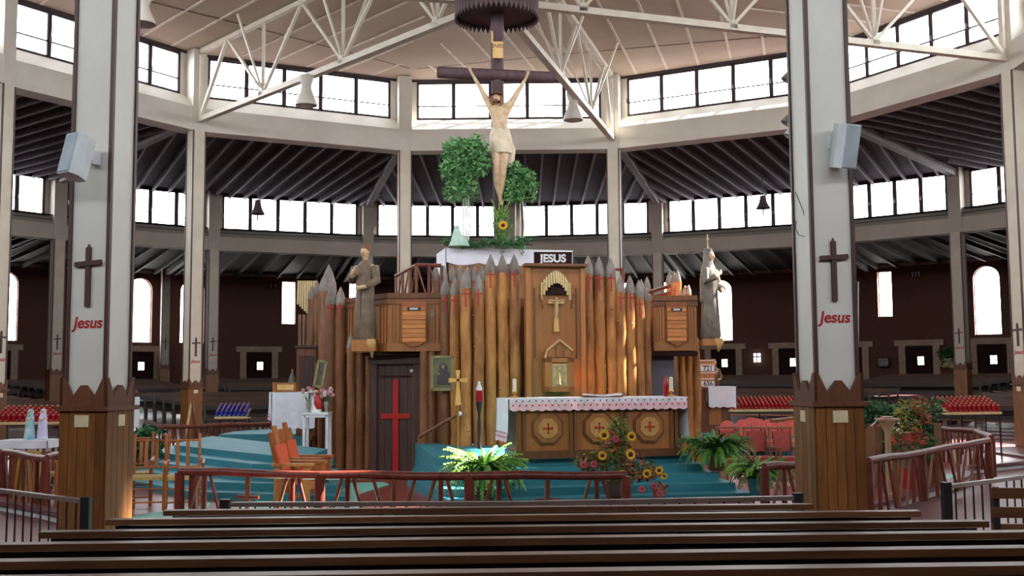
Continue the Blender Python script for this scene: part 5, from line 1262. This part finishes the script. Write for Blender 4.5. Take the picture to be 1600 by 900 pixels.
# white banner beside plant
p = W(214, 640, 20.5); t = empty('white_banner', (p.x, p.y, DZ), 0, 'narrow white banner on a pole among the leaves right of the left column', 'banner')
z1 = W(214, 620, 20.5).z - DZ; z0 = W(214, 668, 20.5).z - DZ; MB().box((0, -.03, (z0 + z1) / 2), (.12, .012, z1 - z0)).build('banner_cloth', WHITEP, t); MB().tube([(0, 0, 0), (0, 0, z1 + .02)], .015, 6).build('pole', PANELD, t); MB().ball((-.03, 0, z1 + .08), .06, 8, 6).ball((-.06, 0, z1 + .14), .04, 6, 5).build('bow', mat('maroon bow', '6c3038', .7), t)
# easel leaning at the left inner column
p = W(296, 640, 25.5); t = empty('easel', (p.x, p.y, DZ), 0, 'light wooden easel leaning beside the left inner column', 'easel'); MB().beam((-.15, 0, 0), (.05, 0, 1.25), .05, .04, (0, 1, 0)).build('leg', PALEW, t); MB().beam((.3, 0, 0), (.06, 0, 1.25), .04, .04, (0, 1, 0)).build('leg', PANELD, t); MB().beam((.06, .4, 0), (.06, .02, 1.2), .04, .04, (1, 0, 0)).build('leg', PANELD, t)
# wall fittings on the brick
def wallitem(name, px, py, w, h, m, label, cat, z_off=.1):
    p = W(px, py, 24); d = p - CAM; d.z = 0; dn = d.normalized(); o = Vector((CAM.x, CAM.y, 0)); b = o.dot(dn); tt_ = -b + math.sqrt(b * b - (o.dot(o) - (R3 - .55) ** 2)); q = o + dn * tt_
    el = ray(px, py); zz = CAM.z + tt_ * el.z / math.hypot(el.x, el.y); t = empty(name, (q.x, q.y, zz), math.atan2(-q.x, q.y), label, cat); MB().box((0, 0, 0), (w, .05, h)).build('panel', m, t); return t
wi = wallitem('cross_window_panel', 1183, 559, .38, .5, mat('glowing window panel', 'dfe4e8', .5, emit=.8), 'small pale window panel with a dark cross in the brick wall', 'panel')  # the panel itself glows, in place of daylight through a small window
MB().box((0, -.035, 0), (.04, .03, .5)).box((0, -.035, .05), (.38, .03, .05)).build('cross', DARKDOOR, wi)
wi = wallitem('wall_picture', 1380, 566, .52, .42, mat('faded photograph', '8c8884', .6, '3a3436', scale=6), 'small framed picture on the brick wall between two doors at right', 'picture'); MB().box((0, .01, 0), (.6, .05, .5)).build('frame', DARKDOOR, wi)
wi = wallitem('wall_emblem', 1431, 428, .5, .3, DARKDOOR, 'small white emblem high on the right brick wall', 'emblem')
for x in (-.16, 0, .16): MB().box((x, -.04, 0), (.05, .03, .26)).box((x, -.04, .08), (.13, .03, .04)).build('letter_stroke', WHITEP, wi)
wi = wallitem('wall_emblem', 427, 447, .5, .3, DARKDOOR, 'small white emblem high on the left brick wall', 'emblem')
for x in (-.12, .12): MB().box((x, -.04, 0), (.05, .03, .26)).box((x, -.04, .05), (.16, .03, .04)).build('letter_stroke', mat('dim letters', '9a9490', .6), wi)
# ------------------------------------------------------------ plants
def frond_mesh(L, droop, seed, m=GREEN, wid=.05, n=14):
    pts = [Vector((0, 0, 0))]
    for i in range(n):
        e = math.radians(82) - droop * (i / n) ** 1.1 * 1.35 - .15 * droop; pts.append(pts[-1] + Vector((math.cos(e), 0, math.sin(e))) * (L / n))
    b = MB()
    for i in range(1, n + 1):
        p = pts[i]; d = (pts[i] - pts[i - 1]).normalized(); w = wid * (1.0 - .7 * (i / n)) * 1.5; sd2 = Vector((0, 1, 0))
        for sg in (-1, 1):
            tip = p + sd2 * sg * w + d * w * .5 + Vector((0, 0, -.02)); hw = d * (L / n * .42)
            vs2 = [p - hw, p + hw, tip + hw * .3, p.lerp(tip, .5) - hw * 1.3]; b.add(vs2, [(0, 1, 2, 3)] if sg > 0 else [(3, 2, 1, 0)])
    b.tube(pts[::3] + [pts[-1]], .004, 3, False)
    return b.mesh('frond', m)
def fern(name, loc, label, R_, n, mats, pot=None, seed=1, up=1.0, grp=None):
    t = empty(name, loc, 0, label, 'plant', grp); r = random.Random(seed)
    MB().lathe([(.10, 0), (.13, .02), (.16, .22), (.17, .24), (.15, .23)], 20).build('pot', pot or mat('terracotta', '7a4a34', .7), t)
    ms = [frond_mesh(R_ * s_, dr, seed + i, mats[i % len(mats)], .05) for i, (s_, dr) in enumerate(((1.05, .9), (1.15, 1.25), (1.2, 1.6), (1.1, 1.95)))]
    for i in range(n):
        k = r.randrange(4); a = i * 2.399 + r.uniform(-.2, .2); sc_ = r.uniform(.8, 1.12)
        share(ms[k], 'frond', t, (r.uniform(-.04, .04), r.uniform(-.04, .04), .2), (0, r.uniform(-.1, .35) * up, a), (sc_, sc_, sc_))
    return t
def foliage(mb, c, rad, n, size, r, sz=1.0):
    for _ in range(n):
        while True:
            v = Vector((r.uniform(-1, 1), r.uniform(-1, 1), r.uniform(-1, 1)))
            if .3 < v.length < 1: break
        p = c + Vector((v.x * rad[0], v.y * rad[1], v.z * rad[2])); a = Vector((r.uniform(-1, 1), r.uniform(-1, 1), r.uniform(-.9, .2))).normalized(); b = a.cross(Vector((r.uniform(-1, 1), r.uniform(-1, 1), r.uniform(-1, 1)))).normalized()
        s_ = size * r.uniform(.6, 1.3); mb.add([p - a * s_, p + b * s_ * .42, p + a * s_, p - b * s_ * .42], [(0, 1, 2, 3)])
fp = G(755, 770, .2); fl_ = W(755, 757, 14.6); fern('potted_fern', (fl_.x, fl_.y, DZ), 'large bright green fern left of the altar steps behind the log rail', .62, 190, [GREENL, GREEN, GREENL, GREEN], mat('dark basket', '4a3a2c', .7), 3)
bpy.data.objects[ 'potted_fern'].location.z = DZ + .18
sn_ = MB().lathe([(.15, 0), (.17, .02), (.14, .18)], 18).build('stand', mat('dark basket', '4a3a2c', .7), bpy.data.objects['potted_fern']); sn_.location.z = -.18
fl_ = W(1120, 720, 16.3); fern('potted_fern', (fl_.x, fl_.y, PZ - .2), 'dark green fern at the right end of the steps, upper of the pair', .55, 150, [GREEN, GREEND, GREEN, GREEN], None, 11)
fl_ = W(1186, 755, 15.0); fern('potted_fern', (fl_.x, fl_.y, DZ + .12), 'lower fern in a teal pot behind the short right rail', .48, 140, [GREEN, GREENL, GREEN, GREEND], TEAL, 21)
# sunflower arrangement
c = W(965, 757, 14.9); t = empty('sunflower_arrangement', (c.x, c.y, DZ + .11), 0, 'autumn arrangement of sunflowers and russet leaves spilling down the front steps', 'flowers')
MB().lathe([(.12, 0), (.17, .05), (.2, .25), (.16, .3)], 20).build('pot', mat('dark basket', '4a3a2c', .7), t)
r_ = random.Random(5); k = pxm(14.8)
def loc_(px, py, d=0): return W(px, py, 14.8 - d) - Vector(t.location)
o = MB(); 
for (x, y, rx, ry, n) in ((960, 705, .25, .35, 260), (930, 722, .3, .14, 160), (1000, 735, .35, .16, 200), (968, 672, .12, .25, 120), (960, 745, .3, .12, 120)): foliage(o, loc_(x, y), (rx, .2, ry), n, .05, r_)
o.build('leaves', mat('olive leaves', '7c7c38', .6, '4a5426', scale=8), t, kind='stuff')
o = MB()
for (x, y, rx, ry, n) in ((925, 725, .2, .12, 80), (955, 690, .15, .2, 90), (1010, 740, .25, .1, 90), (985, 720, .2, .15, 80), (1030, 765, .12, .1, 50)): foliage(o, loc_(x, y, .05), (rx, .2, ry), n, .05, r_)
o.build('russet_leaves', ORANGEF, t, kind='stuff')
o = MB()
for i in range(14): a = (i - 7) * .03; o.tube([loc_(962, 730), loc_(962 + (i - 7) * 3.2, 690), loc_(965 + (i - 7) * 4, 652 + abs(i - 7) * 3)], .006, 4)
o.build('grass_spikes', GREENL, t)
def sunflower(par, p, r, nrm):
    n_ = Vector(nrm).normalized(); x = Vector((0, 0, 1)).cross(n_).normalized(); y = n_.cross(x); b = MB()
    for kk in range(14):
        a = 2 * PI * kk / 14; d = x * math.cos(a) + y * math.sin(a); s_ = x * -math.sin(a) + y * math.cos(a); b.add([p + d * r * .35 - s_ * r * .12, p + d * r * .7 - s_ * r * .17 + n_ * .01, p + d * r, p + d * r * .7 + s_ * r * .17 + n_ * .01, p + d * r * .35 + s_ * r * .12], [(0, 1, 2, 3, 4)])
    q = b.build('sunflower', YEL, par); MB().ball(p + n_ * .005, r * .42, 10, 6, 1, 1, .9).build('flower_centre', BROWNC, q)
for (x, y, r) in ((987, 682, .075), (944, 680, .08), (985, 710, .085), (941, 712, .07), (1011, 740, .07), (1030, 735, .065), (1038, 744, .05), (950, 745, .06), (972, 740, .06)): sunflower(t, loc_(x, y, .22), r, (r_.uniform(-.4, .4), -1, .2))
for (x, y) in ((912, 727), (928, 726), (1003, 765), (1030, 772), (1022, 760), (962, 686)):
    b = MB(); p = loc_(x, y, .25)
    for kk in range(7): a = kk * .9; b.ball(p + Vector((math.cos(a) * .03, 0, math.sin(a) * .03)), .025, 6, 4)
    b.build('red_blossom', mat('dusky rose petals', 'b04850', .7), t)
# trees and greenery on the upper altar
def ficus(name, px, y0, y1, yb, wpx, Z, label, seed, stems):
    b = W(px, yb, Z); k = pxm(Z); t = empty(name, (b.x, b.y, ztp), 0, label, 'plant'); r = random.Random(seed)
    zb0, zb1 = W(px, y1, Z).z - ztp, W(px, y0, Z).z - ztp; w = wpx * k / 2; o = MB()
    cz_ = (zb0 + zb1) / 2; hz_ = (zb1 - zb0) / 2
    for i in range(26):
        v = Vector((r.uniform(-.62, .62) * w, r.uniform(-.6, .6) * w, cz_ + r.uniform(-.72, .72) * hz_)); foliage(o, v, (w * .55, w * .5, hz_ * .36), 130, .07, r)
    o.build('foliage', mat('ficus leaves', '74a868', .5, '3c7040', scale=7, mix=.9), t, kind='stuff')
    for (dx, m_) in stems: MB().tube([(dx, 0, -.0), (dx * 1.2 + .03, 0, zb0 * .5), (dx * .8, 0, cz_)], [.022, .018, .012], 6).build('stem', mat('white bark', 'd8d8d0', .6, 'b0b4a8', scale=12), t)
    MB().lathe([(.12, 0), (.14, .16), (.12, .17)], 16).build('pot', GREEND, t)
    return t
ficus('ficus_tree', 727, 212, 318, 380, 74, 23.2, 'leafy potted tree on the upper altar left of the crucifix', 4, ((-.05, 0), (.05, 0), (.0, 0)))
ficus('ficus_tree', 812, 248, 318, 380, 54, 23.4, 'smaller leafy potted tree on the upper altar right of the crucifix', 9, ((-.1, 0), (0, 0), (.06, 0)))
b = W(760, 383, 22.7); t = empty('ivy_garland', (b.x, b.y, ztp), 0, 'low ivy garland along the upper altar below the crucifix', 'plant'); r = random.Random(2); o = MB()
for i in range(22): foliage(o, Vector(((i - 7.0) * .085 - .3, r.uniform(-.05, .05), r.uniform(.02, .14))), (.12, .14, .09), 60, .035, r)
for x in (.35, .75): foliage(o, Vector((x, -.25, -.1)), (.06, .05, .16), 40, .03, r)
o.build('ivy_leaves', mat('ivy leaves', '3f7c46', .5, '24502a', scale=7), t, kind='stuff')
MB().tube([(-.9, 0, .03), (0, .02, .05), (1.0, 0, .03)], .015, 6).build('ivy_stem', TRIM, t)
b = W(785, 375, 22.9); t = empty('wildflower_bunch', (b.x, b.y, ztp), 0, 'tall bunch of green stalks with one sunflower at the foot of the crucifix', 'plant'); o = MB()
for i in range(12): o.tube([(r.uniform(-.05, .05), 0, 0), (r.uniform(-.15, .15), 0, .5), (r.uniform(-.25, .25), 0, r.uniform(.7, 1.1))], .008, 4)
o.build('stalks', GREENL, t); o = MB(); foliage(o, Vector((0, 0, .45)), (.22, .12, .45), 260, .045, r); o.build('leaves', GREEN, t, kind='stuff'); sunflower(t, W(786, 352, 22.7) - Vector(t.location), .11, (0, -1, 0))
b = W(716, 383, 22.6); t = empty('plaster_madonna', (b.x, b.y, ztp), 0, 'small pale mint draped figure on the left of the upper altar', 'figurine'); MINT = mat('pale mint plaster', '9cc4b4', .6, 'c8dcd4', scale=8)
MB().loft([(0, .02, 0, .22, .12, .08), (.12, .02, 0, .17, .11, .06), (.26, -.02, 0, .1, .08, .05), (.36, -.03, 0, .06, .06, .02), (.43, -.03, 0, .05, .05, 0), (.46, -.03, 0, .015, .015, 0)], 22, 6).build('drapery', MINT, t); MB().ball((-.03, -.045, .39), .03, 8, 6).build('face', WHITEP, t)
# plant right of the left column
p = W(222, 690, 19.5); t = empty('potted_shrub', (p.x, p.y, DZ), 0, 'dark green broad-leaved shrub just right of the left foreground column', 'plant'); o = MB(); r = random.Random(8)
MB().lathe([(.14, 0), (.18, .2), (.16, .21)], 16).build('pot', TRIM, t)
for i in range(14): foliage(o, Vector((r.uniform(-.2, .25), r.uniform(-.2, .2), r.uniform(.3, .85))), (.2, .2, .14), 40, .09, r)
o.build('foliage', mat('shrub leaves', '2f6438', .45, '183c20', scale=6), t, kind='stuff'); MB().tube([(0, 0, .1), (0, 0, .8)], .015, 6).build('stem', TRIM, t)
# right hedge box with autumn flowers and birdbath
p = W(1408, 700, 17.6); t = empty('planter_hedge', (p.x, p.y, DZ), math.radians(8), 'wide wooden planter box with a clipped green hedge on the right', 'plant'); w = 108 * pxm(17.6)
hz1 = W(1408, 655, 17.6).z - DZ; hz2 = W(1408, 622, 17.6).z - DZ
PLK = mat('brown planter board', '8c6444', .6, '6c4a32', kind='wood', scale=3)
for i in range(5): MB().box((-w / 2 + .1 + (w - .2) * (i + .5) / 5, 0, .42), ((w - .2) / 5 - .01, .35, .84)).build('board', PLK, t)
for x in (-w / 2 + .06, w / 2 - .06): MB().box((x, -.05, .5), (.14, .4, 1.0)).build('end_post', PLK, t)
o = MB(); r = random.Random(12)
for i in range(34): foliage(o, Vector((r.uniform(-w / 2, w / 2), r.uniform(-.2, .2), r.uniform(hz1 - .12, hz2 - .1))), (.2, .16, .13), 70, .05, r)
for sx in (-1, 1):
    for i in range(8): foliage(o, Vector((sx * (w / 2 - .22) + r.uniform(-.06, .06), -.24, r.uniform(.25, hz1))), (.12, .08, .12), 45, .045, r)
o.build('foliage', mat('hedge leaves', '37703e', .5, '1d4424', scale=7, mix=.9), t, kind='stuff')
p = W(1418, 705, 16.9); t = empty('autumn_bouquet', (p.x, p.y, DZ), 0, 'russet and orange autumn bouquet in a red pot before the hedge planter', 'flowers'); r = random.Random(13)
MB().lathe([(.1, 0), (.14, .3), (.12, .31)], 16).build('pot', REDPAINT, t)
def L2(px, py): return W(px, py, 16.9) - Vector(t.location)
for nm, m_, cs in (('yellow_leaves', mat('yellow green leaves', 'a09438', .6, '707428', scale=8), ((1405, 650), (1425, 665), (1400, 670), (1430, 640), (1410, 635))), ('russet_leaves', ORANGEF, ((1440, 640), (1445, 655), (1385, 660), (1435, 630))), ('red_blossoms', mat('scarlet petals', 'cc4030', .6, 'a82c22'), ((1437, 683), (1420, 688), (1395, 690), (1430, 676))), ('dark_leaves', GREEND, ((1450, 685), (1400, 695), (1430, 697)))):
    o = MB()
    for q in cs: foliage(o, L2(*q), (.15, .12, .12), 30 if nm == 'red_blossoms' else 48, .04, r)
    o.build(nm, m_, t, kind='stuff')
p = W(1388, 705, 15.9); t = empty('pedestal_font', (p.x, p.y, DZ), 0, 'light wooden pedestal with a small shallow bowl before the planter', 'pedestal'); zt = W(1388, 656, 15.9).z - DZ
MB().lathe([(.1, 0), (.1, .03), (.05, .05), (.05, zt - .18), (.09, zt - .1), (.13, zt - .03), (.15, zt)], 6).build('pedestal', mat('light pedestal wood', 'b09478', .5, '94785c'), t); MB().box((0, 0, zt + .01), (.3, .26, .03)).build('top_board', mat('light pedestal wood', 'b09478', .5), t); MB().lathe([(.03, zt + .02), (.08, zt + .05), (.07, zt + .05), (.02, zt + .03)], 14).build('bowl', WHITEP, t); MB().tube([(-.14, 0, zt), (-.25, -.02, zt - .09)], .01, 6).build('ladle', WHITEP, t)
# flowers of the wall memorial
p = W(1489, 556, 24); wi = wallitem('wall_wreath', 1488, 566, .5, .3, GREEND, 'green and white floral memorial on the right brick wall', 'wreath'); o = MB(); r = random.Random(3); foliage(o, Vector((0, -.15, .5)), (.75, .1, .35), 260, .1, r); o.build('foliage', GREEND, wi, kind='stuff'); o = MB(); foliage(o, Vector((0, -.25, -.05)), (.65, .1, .25), 160, .1, r); o.build('blossoms', mat('cream blossoms', 'd8d0a0', .7, 'a89c60'), wi, kind='stuff')
